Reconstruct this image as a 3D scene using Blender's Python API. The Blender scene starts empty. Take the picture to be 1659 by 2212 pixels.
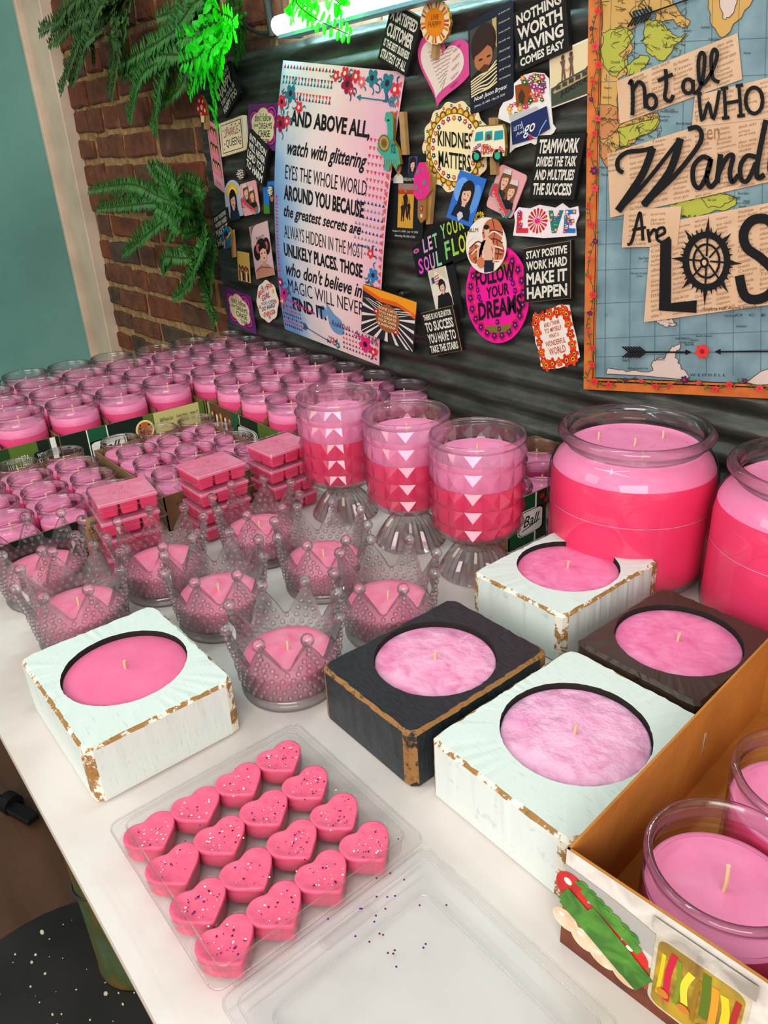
import bpy, math, random
from math import sin, cos, pi
from mathutils import Vector, Matrix

# ------------------------------------------------------------------ camera, light, exposure
S = bpy.context.scene
COL = S.collection
F_PX, PITCH, ROLL, THETA, CAM_H = 1649.5, math.radians(25.52), math.radians(3.24), math.radians(128.0), 0.40
# the world: x runs along the metal wall (to the right), y towards that wall, z up, table top at z = 0
_d = Vector((cos(THETA), sin(THETA), 0)); _n = Vector((_d.y, -_d.x, 0))
def _tw(v): return Vector((-(v.x*_d.x+v.y*_d.y), v.x*_n.x+v.y*_n.y, v.z))
_f = Vector((0, cos(PITCH), -sin(PITCH))); _r = Vector((1, 0, 0)); _dn = _f.cross(_r)
CR = _tw(_r*cos(ROLL)+_dn*sin(ROLL)); CD = _tw(-_r*sin(ROLL)+_dn*cos(ROLL)); CF = _tw(_f)
cd = bpy.data.cameras.new('camera'); cam = bpy.data.objects.new('camera', cd); COL.objects.link(cam)
cd.sensor_fit = 'VERTICAL'; cd.sensor_height = 36.0; cd.lens = 36.0*F_PX/2212.0
cd.clip_start = 0.01; cd.clip_end = 50
cam.matrix_world = Matrix(((CR.x, -CD.x, -CF.x, 0), (CR.y, -CD.y, -CF.y, 0), (CR.z, -CD.z, -CF.z, CAM_H), (0, 0, 0, 1)))
S.camera = cam
S.view_settings.view_transform = 'Standard'; S.view_settings.look = 'None'
S.view_settings.exposure = 0.18; S.view_settings.gamma = 1.0
try: S.view_settings.use_curve_mapping = False
except Exception: pass
S.cycles.max_bounces = 8; S.cycles.transparent_max_bounces = 24; S.cycles.transmission_bounces = 6
S.cycles.glossy_bounces = 3; S.cycles.diffuse_bounces = 2
S.cycles.use_adaptive_sampling = True; S.cycles.adaptive_threshold = 0.06
S.cycles.sample_clamp_indirect = 4.0
S.cycles.caustics_reflective = False
S.cycles.use_denoising = True

W = bpy.data.worlds.new('world'); S.world = W; W.use_nodes = True
_t = W.node_tree; _bg = _t.nodes['Background']; _bg.inputs[1].default_value = 0.54
_tc = _t.nodes.new('ShaderNodeTexCoord'); _no = _t.nodes.new('ShaderNodeTexNoise'); _no.inputs['Scale'].default_value = 2.6; _no.inputs['Detail'].default_value = 3
_rp = _t.nodes.new('ShaderNodeValToRGB'); _t.links.new(_tc.outputs['Generated'], _no.inputs['Vector']); _t.links.new(_no.outputs[0], _rp.inputs[0]); _t.links.new(_rp.outputs[0], _bg.inputs[0])
_e = _rp.color_ramp.elements; _e[0].position = .40; _e[0].color = (.20, .17, .15, 1); _e[1].position = .64; _e[1].color = (2.4, 2.45, 2.5, 1)
_m = _e.new(.52); _m.color = (.75, .73, .72, 1)                # noise blotches stand in for the unseen lit shop, for reflections in glass
def area(name, loc, target, sx, sy, power, col):
    l = bpy.data.lights.new(name, 'AREA'); l.shape = 'RECTANGLE'; l.size = sx; l.size_y = sy; l.energy = power; l.color = col
    o = bpy.data.objects.new(name, l); COL.objects.link(o); o.location = loc
    o.rotation_euler = (Vector(target)-Vector(loc)).to_track_quat('-Z', 'Y').to_euler()
    return o
for _k in range(3):                                           # unseen cool overhead light, split into three strips for sharp highlights
    area('overhead_strip', (-0.55+.02*_k, -0.45+.5*_k, 1.7), (-0.55, -0.45+.5*_k, 0), 1.5, 0.05, 3.4, (0.72, 1.0, 0.97))
area('front_fill', (0.75, -0.95, 0.85), (-0.6, 0.40, 0.05), 1.3, 0.8, 25, (1.0, 0.94, 0.88))  # unseen warm light behind the camera, added to brighten wax and block sides
area('room_fill', (-1.3, -1.4, 1.2), (-1.0, 0.7, 0.2), 0.8, 0.8, 8, (1.0, 0.90, 0.78))  # unseen warm fill added from the room side

# ------------------------------------------------------------------ materials
MATS = {}
def lin(c):
    return tuple(((x/255)/12.92 if x/255 <= 0.04045 else ((x/255+0.055)/1.055)**2.4) for x in c)+(1,)
def nt(name):
    m = bpy.data.materials.new(name); m.use_nodes = True
    t = m.node_tree; return m, t, t.nodes['Principled BSDF'], t.nodes['Material Output']
def flat(name, rgb, rough=0.55, metal=0.0, spec=0.5):
    if name in MATS: return MATS[name]
    m, t, b, o = nt(name); b.inputs['Base Color'].default_value = lin(rgb); b.inputs['Roughness'].default_value = rough
    b.inputs['Metallic'].default_value = metal; b.inputs['Specular IOR Level'].default_value = spec
    MATS[name] = m; return m
def ink(rgb):
    return flat('ink_%d_%d_%d' % tuple(rgb), rgb, 0.55, 0.0, 0.22)
def N(t, typ, **kw):
    n = t.nodes.new(typ)
    for k, v in kw.items():
        if k.startswith('i_'): n.inputs[k[2:].replace('_', ' ')].default_value = v
        else: setattr(n, k, v)
    return n
def ramp(t, fac, stops, interp='LINEAR'):
    r = N(t, 'ShaderNodeValToRGB'); r.color_ramp.interpolation = interp
    e = r.color_ramp.elements
    while len(e) < len(stops): e.new(0.5)
    for el, (p, c) in zip(e, stops): el.position = p; el.color = c if len(c) == 4 else lin(c)
    t.links.new(fac, r.inputs[0]); return r.outputs[0]
def noisy(name, stops, scale=20, detail=6, rough=0.6, bump=0.0, bscale=None, metal=0, stretch=(1, 1, 1), spec=0.5, rstops=None, dist=0.0, rot=(0,0,0)):
    """a material whose colour is a noise put through a colour ramp"""
    m, t, b, o = nt(name)
    tc = N(t, 'ShaderNodeTexCoord'); mp = N(t, 'ShaderNodeMapping'); mp.inputs['Scale'].default_value = stretch
    mp.inputs['Rotation'].default_value = rot
    t.links.new(tc.outputs['Object'], mp.inputs[0])
    n = N(t, 'ShaderNodeTexNoise', i_Scale=scale, i_Detail=detail, i_Distortion=dist); t.links.new(mp.outputs[0], n.inputs['Vector'])
    t.links.new(ramp(t, n.outputs[0], stops), b.inputs['Base Color'])
    b.inputs['Roughness'].default_value = rough; b.inputs['Metallic'].default_value = metal; b.inputs['Specular IOR Level'].default_value = spec
    if bump:
        n2 = N(t, 'ShaderNodeTexNoise', i_Scale=bscale or scale, i_Detail=4); t.links.new(mp.outputs[0], n2.inputs['Vector'])
        bp = N(t, 'ShaderNodeBump', i_Strength=bump, i_Distance=0.01); t.links.new(n2.outputs[0], bp.inputs['Height'])
        t.links.new(bp.outputs[0], b.inputs['Normal'])
    MATS[name] = m; return m
def thin_glass(name, tint=(0.96, 0.95, 0.97), edge=(0.45, 0.40, 0.45), rough=0.04, gl=1.0, bl=0.35):
    """thin clear glass or plastic: light goes straight through, the rim darkens, the room reflects"""
    m, t, b, o = nt(name); t.nodes.remove(b)
    lw = N(t, 'ShaderNodeLayerWeight', i_Blend=bl)
    tr = N(t, 'ShaderNodeBsdfTransparent'); gs = N(t, 'ShaderNodeBsdfGlossy', i_Roughness=rough)
    gs.inputs[0].default_value = (gl, gl, gl, 1)
    t.links.new(ramp(t, lw.outputs['Facing'], [(0.5, tint+(1,)), (0.80, tuple(x*.5+y*.5 for x, y in zip(tint, edge))+(1,)), (0.97, edge+(1,))]), tr.inputs[0])
    lf = N(t, 'ShaderNodeLayerWeight', i_Blend=0.5)
    mx = N(t, 'ShaderNodeMixShader'); t.links.new(ramp(t, lf.outputs['Facing'], [(0.0, (.03,)*3+(1,)), (.45, (.04,)*3+(1,)), (.78, (.10,)*3+(1,)), (1.0, (.5,)*3+(1,))]), mx.inputs[0]); t.links.new(tr.outputs[0], mx.inputs[1]); t.links.new(gs.outputs[0], mx.inputs[2])
    t.links.new(mx.outputs[0], o.inputs[0]); MATS[name] = m; return m
def crystal(name, mix=0.5, film=False, edge=None):
    """thick pressed glass: part clear, part refracting"""
    m, t, b, o = nt(name); t.nodes.remove(b)
    tr = N(t, 'ShaderNodeBsdfTransparent'); tr.inputs[0].default_value = (0.995, 0.992, 0.995, 1)
    if edge:
        le = N(t, 'ShaderNodeLayerWeight', i_Blend=0.5); t.links.new(ramp(t, le.outputs['Facing'], [(.25, (.98, .975, .98, 1)), (.60, tuple((1+x)/2 for x in edge)+(1,)), (.92, edge+(1,))]), tr.inputs[0])
    g = N(t, 'ShaderNodeBsdfGlass', i_Roughness=0.01, i_IOR=1.42)
    mx = N(t, 'ShaderNodeMixShader'); mx.inputs[0].default_value = mix
    t.links.new(tr.outputs[0], mx.inputs[1]); t.links.new(g.outputs[0], mx.inputs[2])
    gs = N(t, 'ShaderNodeBsdfGlossy', i_Roughness=0.06)
    lw = N(t, 'ShaderNodeLayerWeight', i_Blend=0.5)
    if film:
        c = ramp(t, lw.outputs['Facing'], [(0.0, (1, .75, .9, 1)), (0.3, (1, .85, .45, 1)), (0.55, (.6, .75, 1, 1)), (0.8, (.95, .6, 1, 1)), (1, (1, 1, 1, 1))])
        t.links.new(c, gs.inputs[0])
    m2 = N(t, 'ShaderNodeMixShader'); k = 1.7 if film else 1.2
    t.links.new(ramp(t, lw.outputs['Facing'], [(0.0, (.035*k,)*3+(1,)), (.5, (.045*k,)*3+(1,)), (.8, (.10*k,)*3+(1,)), (1.0, (.4,)*3+(1,))]), m2.inputs[0]); t.links.new(mx.outputs[0], m2.inputs[1]); t.links.new(gs.outputs[0], m2.inputs[2])
    t.links.new(m2.outputs[0], o.inputs[0]); MATS[name] = m; return m
def wax(name, a, b_, scale=30, rough=0.45, bump=0.15):
    m = noisy(name, [(0.3, a), (0.7, b_)], scale, 5, rough, bump, scale*0.8, dist=1.2)
    return m
GLASS = thin_glass('jar_glass', (0.975, 0.965, 0.97), (0.10, 0.07, 0.09), 0.04)
BIGGLASS = thin_glass('big_jar_glass', (0.98, 0.97, 0.975), (0.16, 0.12, 0.15), 0.03)
PLASTIC = thin_glass('clear_plastic', (0.955, 0.945, 0.95), (0.52, 0.50, 0.54), 0.08, bl=0.3)
CRYSTAL = crystal('pressed_glass', 0.45, False, (.36, .33, .35))
FILM = crystal('rainbow_glass', 0.36, True, (.62, .56, .60))
RIMG = crystal('rim_glass', 0.30, False, (.08, .05, .07))
EDGE = crystal('plastic_edge', 0.35)
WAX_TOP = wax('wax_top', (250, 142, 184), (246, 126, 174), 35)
WAX_SIDE = wax('wax_side', (250, 84, 138), (246, 74, 128), 12, bump=0.02)  # deeper than the top: glow through translucent sides put into the colour
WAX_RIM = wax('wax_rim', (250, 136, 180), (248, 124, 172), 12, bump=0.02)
WAX_PALE = wax('wax_pale', (252, 178, 210), (234, 120, 170), 55, bump=0.5)
WAX_CROWN = wax('wax_crown', (246, 112, 148), (244, 148, 176), 40, bump=0.3)
WAX_DEEP = wax('wax_deep', (252, 62, 112), (248, 56, 106), 10, bump=0.02)  # deep lower pour, with the glow of translucent sides in its colour
WAX_HEART = wax('wax_heart', (244, 100, 132), (236, 84, 122), 60, bump=0.3)
WICK = flat('wick', (226, 190, 150), 0.8)
BLACK = ink((22, 21, 22)); WHITE = ink((235, 230, 222)); CREAM = ink((238, 214, 170)); DKGREY = ink((50, 48, 46))
CARD = noisy('cardboard', [(0.3, (122, 92, 58)), (0.7, (150, 114, 74))], 30, 5, 0.85, 0.1, 200)
CARDIN = noisy('cardboard_inside', [(0.3, (176, 108, 34)), (0.7, (200, 128, 48))], 18, 5, 0.8, 0.1, 160)
GLIT1 = flat('glitter_violet', (120, 30, 170), 0.25, 0.5); GLIT2 = flat('glitter_plum', (110, 10, 70), 0.3, 0.3); GLIT3 = flat('glitter_pearl', (255, 235, 245), 0.2)
LEAF = noisy('fern_green', [(0.3, (28, 84, 16)), (0.7, (48, 118, 30))], 25, 3, 0.5)
LEAFD = noisy('fern_dark_green', [(0.3, (34, 72, 18)), (0.7, (54, 96, 30))], 25, 3, 0.55)
def lit_leaf():
    m, t, b, o = nt('fern_lit'); b.inputs['Base Color'].default_value = lin((30, 225, 20)); b.inputs['Roughness'].default_value = 0.35
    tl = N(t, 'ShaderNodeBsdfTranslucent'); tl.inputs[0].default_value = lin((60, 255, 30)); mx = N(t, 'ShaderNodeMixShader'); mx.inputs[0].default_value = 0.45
    t.links.new(b.outputs[0], mx.inputs[1]); t.links.new(tl.outputs[0], mx.inputs[2]); t.links.new(mx.outputs[0], o.inputs[0]); MATS['fern_lit'] = m; return m
LEAF_LIT = lit_leaf()  # leaves beside the lamp: its bright green light is put into their colour
STEM = flat('stem_green', (44, 70, 22), 0.6)

# ------------------------------------------------------------------ mesh builder
class MB:
    def __init__(s, u=(1, 0, 0), v=(0, 1, 0), n=(0, 0, 1), o=(0, 0, 0)):
        s.V = []; s.F = []; s.I = []; s.SM = []; s.mats = []
        s.u, s.v, s.n, s.o = Vector(u), Vector(v), Vector(n), Vector(o)
    def map(s, a, b, h): return s.u*a+s.v*b+s.n*h+s.o
    def mi(s, m):
        if m not in s.mats: s.mats.append(m)
        return s.mats.index(m)
    def raw(s, verts, faces, mat, smooth=False):
        k = len(s.V); s.V += [tuple(v) for v in verts]; i = s.mi(mat)
        for f in faces: s.F.append([k+x for x in f]); s.I.append(i); s.SM.append(smooth)
    def add(s, pts, faces, mat, smooth=False): s.raw([s.map(*p) for p in pts], faces, mat, smooth)
    # flat things in the builder's plane
    lift = 0.0; step = 0.0
    def poly(s, pts, h, mat):
        s.lift += s.step; h += s.lift                             # later prints lie a hair above earlier ones
        s.add([(p[0], p[1], h) for p in pts], [list(range(len(pts)))], mat)
    def rect(s, x0, y0, x1, y1, h, mat): s.poly([(x0, y0), (x1, y0), (x1, y1), (x0, y1)], h, mat)
    def ell(s, cx, cy, rx, ry, h, mat, n=20, a0=0, a1=2*pi):
        s.poly([(cx+rx*cos(a0+(a1-a0)*k/n), cy+ry*sin(a0+(a1-a0)*k/n)) for k in range(n + (0 if a1-a0 > 6.2 else 1))], h, mat)
    def ring(s, cx, cy, rx, ry, q, h, mat, n=32):
        P = []
        for k in range(n):
            a = 2*pi*k/n; P += [(cx+rx*cos(a), cy+ry*sin(a), h), (cx+rx*q*cos(a), cy+ry*q*sin(a), h)]
        s.add(P, [[2*k, (2*k+2) % (2*n), (2*k+3) % (2*n), 2*k+1] for k in range(n)], mat)
    def slab(s, out, h0, h1, top, side=None, back=None):
        n = len(out); side = side or top
        s.add([(p[0], p[1], h1) for p in out], [list(range(n))], top)
        s.add([(p[0], p[1], h0) for p in out]+[(p[0], p[1], h1) for p in out], [[k, (k+1) % n, n+(k+1) % n, n+k] for k in range(n)], side)
        s.add([(p[0], p[1], h0) for p in out], [list(range(n))[::-1]], back or side)
    def stroke(s, pts, w, h, mat, n=6, lu=None, taper=False):
        """a pen stroke of width w through smooth points; lu = (length of u, length of v)"""
        s.lift += s.step; h += s.lift; P = cr(pts, n); lu = lu or (s.u.length, s.v.length); V = []
        for k, p in enumerate(P):
            q0, q1 = P[max(0, k-1)], P[min(len(P)-1, k+1)]
            dx, dy = (q1[0]-q0[0])*lu[0], (q1[1]-q0[1])*lu[1]; L = math.hypot(dx, dy) or 1
            ww = w*(0.35+0.65*sin(pi*(k+0.5)/len(P))) if taper else w
            ox, oy = -dy/L*ww/2/lu[0], dx/L*ww/2/lu[1]
            V += [(p[0]+ox, p[1]+oy, h), (p[0]-ox, p[1]-oy, h)]
        s.add(V, [[2*k, 2*k+1, 2*k+3, 2*k+2] for k in range(len(P)-1)], mat)
    def flower(s, cx, cy, r, h, petal, mid, n=5, asp=1.0, rot=0.3):
        P = []
        for k in range(n*6):
            a = rot+2*pi*k/(n*6); q = r*(0.62+0.38*abs(sin(n*(a-rot)/2)))
            P.append((cx+q*cos(a), cy+q*sin(a)*asp))
        s.poly(P, h, petal); s.ell(cx, cy, r*0.32, r*0.32*asp, h+0.0002, mid, 10)
    def text(s, txt, x0, y0, x1, y1, h, mat, shear=0.0, bold=0.0, rot=0.0):
        V, Fc = glyphs(txt, shear, bold)
        if not V: return
        ax, bx = min(v[0] for v in V), max(v[0] for v in V); ay, by = min(v[1] for v in V), max(v[1] for v in V)
        kx = (x1-x0)/max(1e-6, bx-ax); ky = (y1-y0)/max(1e-6, by-ay); P = []
        for v in V:
            X, Y = x0+(v[0]-ax)*kx, y0+(v[1]-ay)*ky
            if rot: X, Y = X, Y+(X-x0)*rot
            P.append((X, Y, h+s.lift))
        s.add(P, Fc, mat)
    # solid things
    def box(s, x0, y0, z0, x1, y1, z1, mat, b=0.0):
        if b <= 0:
            s.add([(x, y, z) for z in (z0, z1) for y in (y0, y1) for x in (x0, x1)], [[0, 2, 3, 1], [4, 5, 7, 6], [0, 1, 5, 4], [2, 6, 7, 3], [0, 4, 6, 2], [1, 3, 7, 5]], mat); return
        out = rrect(x0, y0, x1, y1, b, 3); n = len(out); inn = rrect(x0+b*.7, y0+b*.7, x1-b*.7, y1-b*.7, b*.5, 3)
        L = [(inn, z0), (out, z0+b*.7), (out, z1-b*.7), (inn, z1)]
        P = [(p[0], p[1], z) for o, z in L for p in o]
        Fc = [[r*n+k, r*n+(k+1) % n, (r+1)*n+(k+1) % n, (r+1)*n+k] for r in range(3) for k in range(n)]
        s.add(P, Fc+[list(range(n))[::-1], [3*n+k for k in range(n)]], mat)
    def lathe(s, prof, mat, seg=32, c=(0, 0), smooth=True, cap0=False, cap1=False):
        n = len(prof); P = [(c[0]+r*cos(2*pi*k/seg), c[1]+r*sin(2*pi*k/seg), z) for r, z in prof for k in range(seg)]
        Fc = [[i*seg+k, i*seg+(k+1) % seg, (i+1)*seg+(k+1) % seg, (i+1)*seg+k] for i in range(n-1) for k in range(seg)]
        s.add(P, Fc, mat, smooth)
        if cap0: s.add(P[:seg], [list(range(seg))[::-1]], mat)
        if cap1: s.add(P[-seg:], [list(range(seg))], mat)
    def sphere(s, c, r, mat, a=8, b=5, half=None):
        P = []; c = Vector(c)
        for i in range(b+1):
            ph = pi*i/b
            for k in range(a): P.append(tuple(c+Vector((r*sin(ph)*cos(2*pi*k/a), r*sin(ph)*sin(2*pi*k/a), r*cos(ph)))))
        s.add(P, [[i*a+k, (i+1)*a+k, (i+1)*a+(k+1) % a, i*a+(k+1) % a] for i in range(b) for k in range(a)], mat, True)
    def tube(s, pts, r, mat, seg=6, r1=None, caps=True):
        P = [Vector(p) for p in pts]; V = []; up = Vector((0, 0, 1)) if max(p.z for p in P)-min(p.z for p in P) < 1e-5 else Vector((0.31, 0.2, 0.93))
        for i, p in enumerate(P):
            d = (P[min(i+1, len(P)-1)]-P[max(0, i-1)]).normalized(); x = d.cross(up); x = x.normalized() if x.length > 1e-4 else Vector((1, 0, 0)); y = d.cross(x)
            rr = r if r1 is None else r+(r1-r)*i/max(1, len(P)-1)
            V += [tuple(p+x*rr*cos(2*pi*k/seg)+y*rr*sin(2*pi*k/seg)) for k in range(seg)]
        Fc = [[i*seg+k, i*seg+(k+1) % seg, (i+1)*seg+(k+1) % seg, (i+1)*seg+k] for i in range(len(P)-1) for k in range(seg)]
        s.add(V, Fc, mat, True)
        if caps: s.add(V[:seg], [list(range(seg))[::-1]], mat); s.add(V[-seg:], [list(range(seg))], mat)
    def build(s, name, parent=None, loc=None, rot=None):
        me = bpy.data.meshes.new(name); me.from_pydata(s.V, [], s.F)
        for m in s.mats: me.materials.append(m)
        me.polygons.foreach_set('material_index', s.I); me.polygons.foreach_set('use_smooth', s.SM); me.update()
        o = bpy.data.objects.new(name, me); COL.objects.link(o)
        if parent: o.parent = parent
        if loc is not None: o.location = loc
        if rot is not None: o.rotation_euler = rot
        return o
def cr(P, n=6):
    """points along a smooth curve through P"""
    if len(P) < 3: return [tuple(p) for p in P]
    Q = [P[0]]+list(P)+[P[-1]]; R = []; D = len(P[0])
    for i in range(1, len(Q)-2):
        for k in range(n):
            t = k/n
            R.append(tuple(0.5*(2*Q[i][d]+(Q[i+1][d]-Q[i-1][d])*t+(2*Q[i-1][d]-5*Q[i][d]+4*Q[i+1][d]-Q[i+2][d])*t*t+(3*Q[i][d]-Q[i-1][d]-3*Q[i+1][d]+Q[i+2][d])*t**3) for d in range(D)))
    R.append(tuple(P[-1])); return R
def rrect(x0, y0, x1, y1, r, n=4, ry=None):
    ry = ry or r; P = []
    for cx, cy, a in ((x1-r, y0+ry, -pi/2), (x1-r, y1-ry, 0), (x0+r, y1-ry, pi/2), (x0+r, y0+ry, pi)):
        P += [(cx+r*cos(a+pi/2*k/n), cy+ry*sin(a+pi/2*k/n)) for k in range(n+1)]
    return P
_G = {}
def glyphs(txt, shear=0.0, bold=0.0):
    key = (txt, shear, bold)
    if key not in _G:
        c = bpy.data.curves.new('t', 'FONT'); c.body = txt; c.resolution_u = 2; c.shear = shear; c.offset = bold; c.fill_mode = 'FRONT'
        o = bpy.data.objects.new('t', c); me = bpy.data.meshes.new_from_object(o)
        _G[key] = ([tuple(v.co[:2]) for v in me.vertices], [list(p.vertices) for p in me.polygons])
        bpy.data.objects.remove(o); bpy.data.curves.remove(c); bpy.data.meshes.remove(me)
    return _G[key]
def tag(o, label, cat, group=None, kind=None):
    o['label'] = label; o['category'] = cat
    if group: o['group'] = group
    if kind: o['kind'] = kind
    return o
def struct(o): o['kind'] = 'structure'; return o
def thing(name, loc, label, cat, group=None, rot=0):
    o = bpy.data.objects.new(name, None); COL.objects.link(o); o.location = loc; o.rotation_euler = (0, 0, rot); o.empty_display_size = 0.02
    return tag(o, label, cat, group)
def dup(root, loc, label, group=None, rot=None):
    r = root.copy(); COL.objects.link(r); r.location = loc; r['label'] = label
    if rot is not None: r.rotation_euler = (0, 0, rot)
    if group: r['group'] = group
    for ch in root.children:
        c = ch.copy(); COL.objects.link(c); c.parent = r
    return r
ORD = ['first', 'second', 'third', 'fourth', 'fifth', 'sixth', 'seventh', 'eighth']
# a point of the wall plane (y = WALL) seen in a given direction: used to lay the printed cards out on the wall
WALL = 0.735
def wallpt(px, py, y=WALL):
    v = CR*((px-829.5)/F_PX)+CD*((py-1106.0)/F_PX)+CF
    return Vector((0, 0, CAM_H))+v*(y/v.y)

# ------------------------------------------------------------------ the setting
random.seed(7)
m = MB(); m.box(-3.2, -2.2, -0.72, 1.0, 0.78, -0.70, noisy('floor_brown', [(0.25, (74, 46, 32)), (0.7, (104, 68, 50))], 4, 6, 0.6, 0.05, 30, stretch=(1, 5, 1)))
struct(m.build('floor'))
TEAL = noisy('teal_paint', [(0.25, (88, 138, 130)), (0.55, (112, 166, 156)), (0.8, (122, 174, 164))], 2.6, 8, 0.75, 0.08, 90)
m = MB(); m.box(-2.34, -2.2, -0.70, -2.24, 0.78, 1.5, TEAL); struct(m.build('wall_left'))
BR = [noisy('brick_a', [(0.25, (74, 42, 26)), (0.55, (112, 62, 38)), (0.8, (134, 82, 54))], 28, 8, 0.9, 0.6, 60),
      noisy('brick_b', [(0.25, (66, 40, 28)), (0.6, (98, 62, 44)), (0.85, (128, 92, 66))], 24, 8, 0.9, 0.6, 60),
      noisy('brick_c', [(0.3, (96, 46, 26)), (0.7, (128, 66, 38))], 30, 8, 0.9, 0.6, 60),
      noisy('brick_d', [(0.3, (60, 44, 34)), (0.7, (92, 70, 54))], 30, 8, 0.9, 0.6, 60)]
MORT = noisy('old_mortar', [(0.3, (128, 96, 56)), (0.7, (186, 146, 96))], 45, 8, 0.95, 0.9, 80)
m = MB(); m.box(-2.34, 0.756, -0.70, 0.45, 0.80, 1.5, MORT)
def brick(x0, x1, z0, z1):
    y = 0.7495+random.uniform(-0.0025, 0.002); j = lambda q: random.uniform(-q, q); b = 0.004
    C4 = [(x0+j(.004), z0+j(.004)), (x1+j(.004), z0+j(.004)), (x1+j(.004), z1+j(.004)), (x0+j(.004), z1+j(.004))]
    out = []
    for i in range(4):                                      # chipped outline
        p, q = C4[i], C4[(i+1) % 4]; n = 5 if i % 2 == 0 else 3
        for k in range(n):
            t = k/n; out.append((p[0]+(q[0]-p[0])*t+j(.0018), p[1]+(q[1]-p[1])*t+j(.0018)))
    cx, cz = (x0+x1)/2, (z0+z1)/2; n = len(out)
    inn = [(cx+(p[0]-cx)*(1-b/abs(x1-x0)*2), cz+(p[1]-cz)*(1-b/abs(z1-z0)*2)) for p in out]
    P = [(p[0], 0.7565, p[1]) for p in out]+[(p[0], y+0.003, p[1]) for p in out]+[(p[0], y+j(.001), p[1]) for p in inn]
    Fc = [[r*n+k, r*n+(k+1) % n, (r+1)*n+(k+1) % n, (r+1)*n+k] for r in range(2) for k in range(n)]+[[2*n+k for k in range(n)]]
    m.add(P, Fc, random.choice(BR+BR[:1]))
z = -0.06; row = 0
while z < 1.0:
    x = -2.2+random.uniform(0, .08); h = 0.0455+random.uniform(-.003, .003)
    while x < 0.1:
        L = random.choice([.155, .165, .15, .08]) if row % 3 else random.choice([.075, .08, .155])
        if x > -1.47 and z < 0.45: break
        brick(x, x+L, z, z+h); x += L+0.015+random.uniform(-.003, .004)
    z += 0.0585; row += 1
struct(m.build('wall_back'))
CASING = noisy('casing_paint', [(0.3, (196, 172, 148)), (0.7, (224, 200, 176))], 9, 6, 0.6, 0.05, 60)
m = MB(); m.box(-2.222, 0.722, -0.70, -2.098, 0.756, 1.5, CASING, 0.003); m.box(-2.240, 0.708, -0.70, -2.222, 0.756, 1.5, CASING, 0.003)
struct(m.build('trim_1'))
# corrugated metal sheet on the brick wall
def galv():
    mm = noisy('dull_galvanised_metal', [(0.25, (54, 54, 50)), (0.55, (82, 82, 76)), (0.8, (112, 112, 106))], 34, 8, 0.42, 0.12, 130, metal=0.6, stretch=(0.5, 1, 1.6))
    return mm
m = MB(); P = []; nz = 22*12; zt = 0.548; zb = -0.04
for k in range(nz+1):
    z = zb+(zt-zb)*k/nz
    y = 0.7412+0.0042*sin(2*pi*z/0.032)
    xl = -1.432-0.004*sin(2*pi*z/0.032)-0.0015*sin(z*90)
    P += [(xl, y, z), (-0.15, y, z)]
m.add(P, [[2*k, 2*k+1, 2*k+3, 2*k+2] for k in range(nz)], galv(), True)
tag(m.build('corrugated_metal_sheet'), 'dark grey corrugated metal sheet on brick wall covered in cards and magnets', 'metal sheet')
# lamp tube above the sheet
def emit(name, col, st):
    mm, t, b, o = nt(name); b.inputs['Base Color'].default_value = (1, 1, 1, 1); b.inputs['Emission Color'].default_value = col+(1,); b.inputs['Emission Strength'].default_value = st; MATS[name] = mm; return mm
r = thing('fluorescent_lamp', (-1.10, 0.716, 0.566), 'glowing white fluorescent tube lamp along top edge of metal sheet', 'lamp')
m = MB(); m.tube([(0, 0, 0), (0.002, 0, 0), (0.006, 0, 0), (0.80, 0, 0.0)], 0.0125, emit('tube_glow', (0.50, 0.94, 1.0), 34), 16); m.build('tube', r)
m = MB(); m.box(0.012, -0.010, -0.0175, 0.80, 0.012, -0.0128, flat('lamp_housing', (120, 170, 180), 0.4)); m.build('housing', r)
m = MB(); m.box(0.02, 0.012, -0.0175, 0.03, 0.0215, 0.004, DKGREY); m.box(0.5, 0.012, -0.0175, 0.51, 0.0215, 0.004, DKGREY); m.build('bracket', r)
m = MB(); m.tube([(-1.155, .739, .56), (-1.16, .738, .62), (-1.165, .739, .72), (-1.17, .740, .95)], 0.006, DKGREY, 8); m.tube(cr([(-1.155, .739, .565), (-1.20, .736, .572), (-1.25, .735, .598)]), 0.003, DKGREY, 6)
tag(m.build('cable'), 'black cable running up the brick wall left of lamp tube', 'cable')

# ------------------------------------------------------------------ table
PAPER = noisy('table_paper', [(0.3, (204, 188, 178)), (0.5, (222, 210, 204)), (0.72, (232, 222, 216))], 7, 7, 0.42, 0.35, 9)
r = thing('long_table', (-0.55, 0.4, 0), 'long table along the wall covered in white paper', 'table')
m = MB(); m.box(-.885, -0.352, -0.026, 1.1, 0.335, -0.0012, noisy('table_wood', [(0.3, (150, 112, 74)), (0.7, (184, 144, 100))], 6, 5, 0.6, stretch=(1, 12, 1))); m.build('tabletop', r)
m = MB()
nx, ny = 60, 24; P = []
for i in range(nx+1):
    for k in range(ny+1):
        P.append((-.886+1.987*i/nx, -0.353+0.688*k/ny, 0.0))
m.add(P, [[i*(ny+1)+k, (i+1)*(ny+1)+k, (i+1)*(ny+1)+k+1, i*(ny+1)+k+1] for i in range(nx) for k in range(ny)], PAPER, True)
m.box(-.886, -0.3535, -0.010, 1.101, -0.353, 0.0, PAPER)
m.build('paper_cover', r)
for lx in (-.8, 0.95):
    for ly in (-0.15, 0.28):
        m = MB(); m.box(lx-.022, ly-.022, -0.70, lx+.022, ly+.022, -0.026, DKGREY, 0.003); m.build('leg', r)
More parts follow.
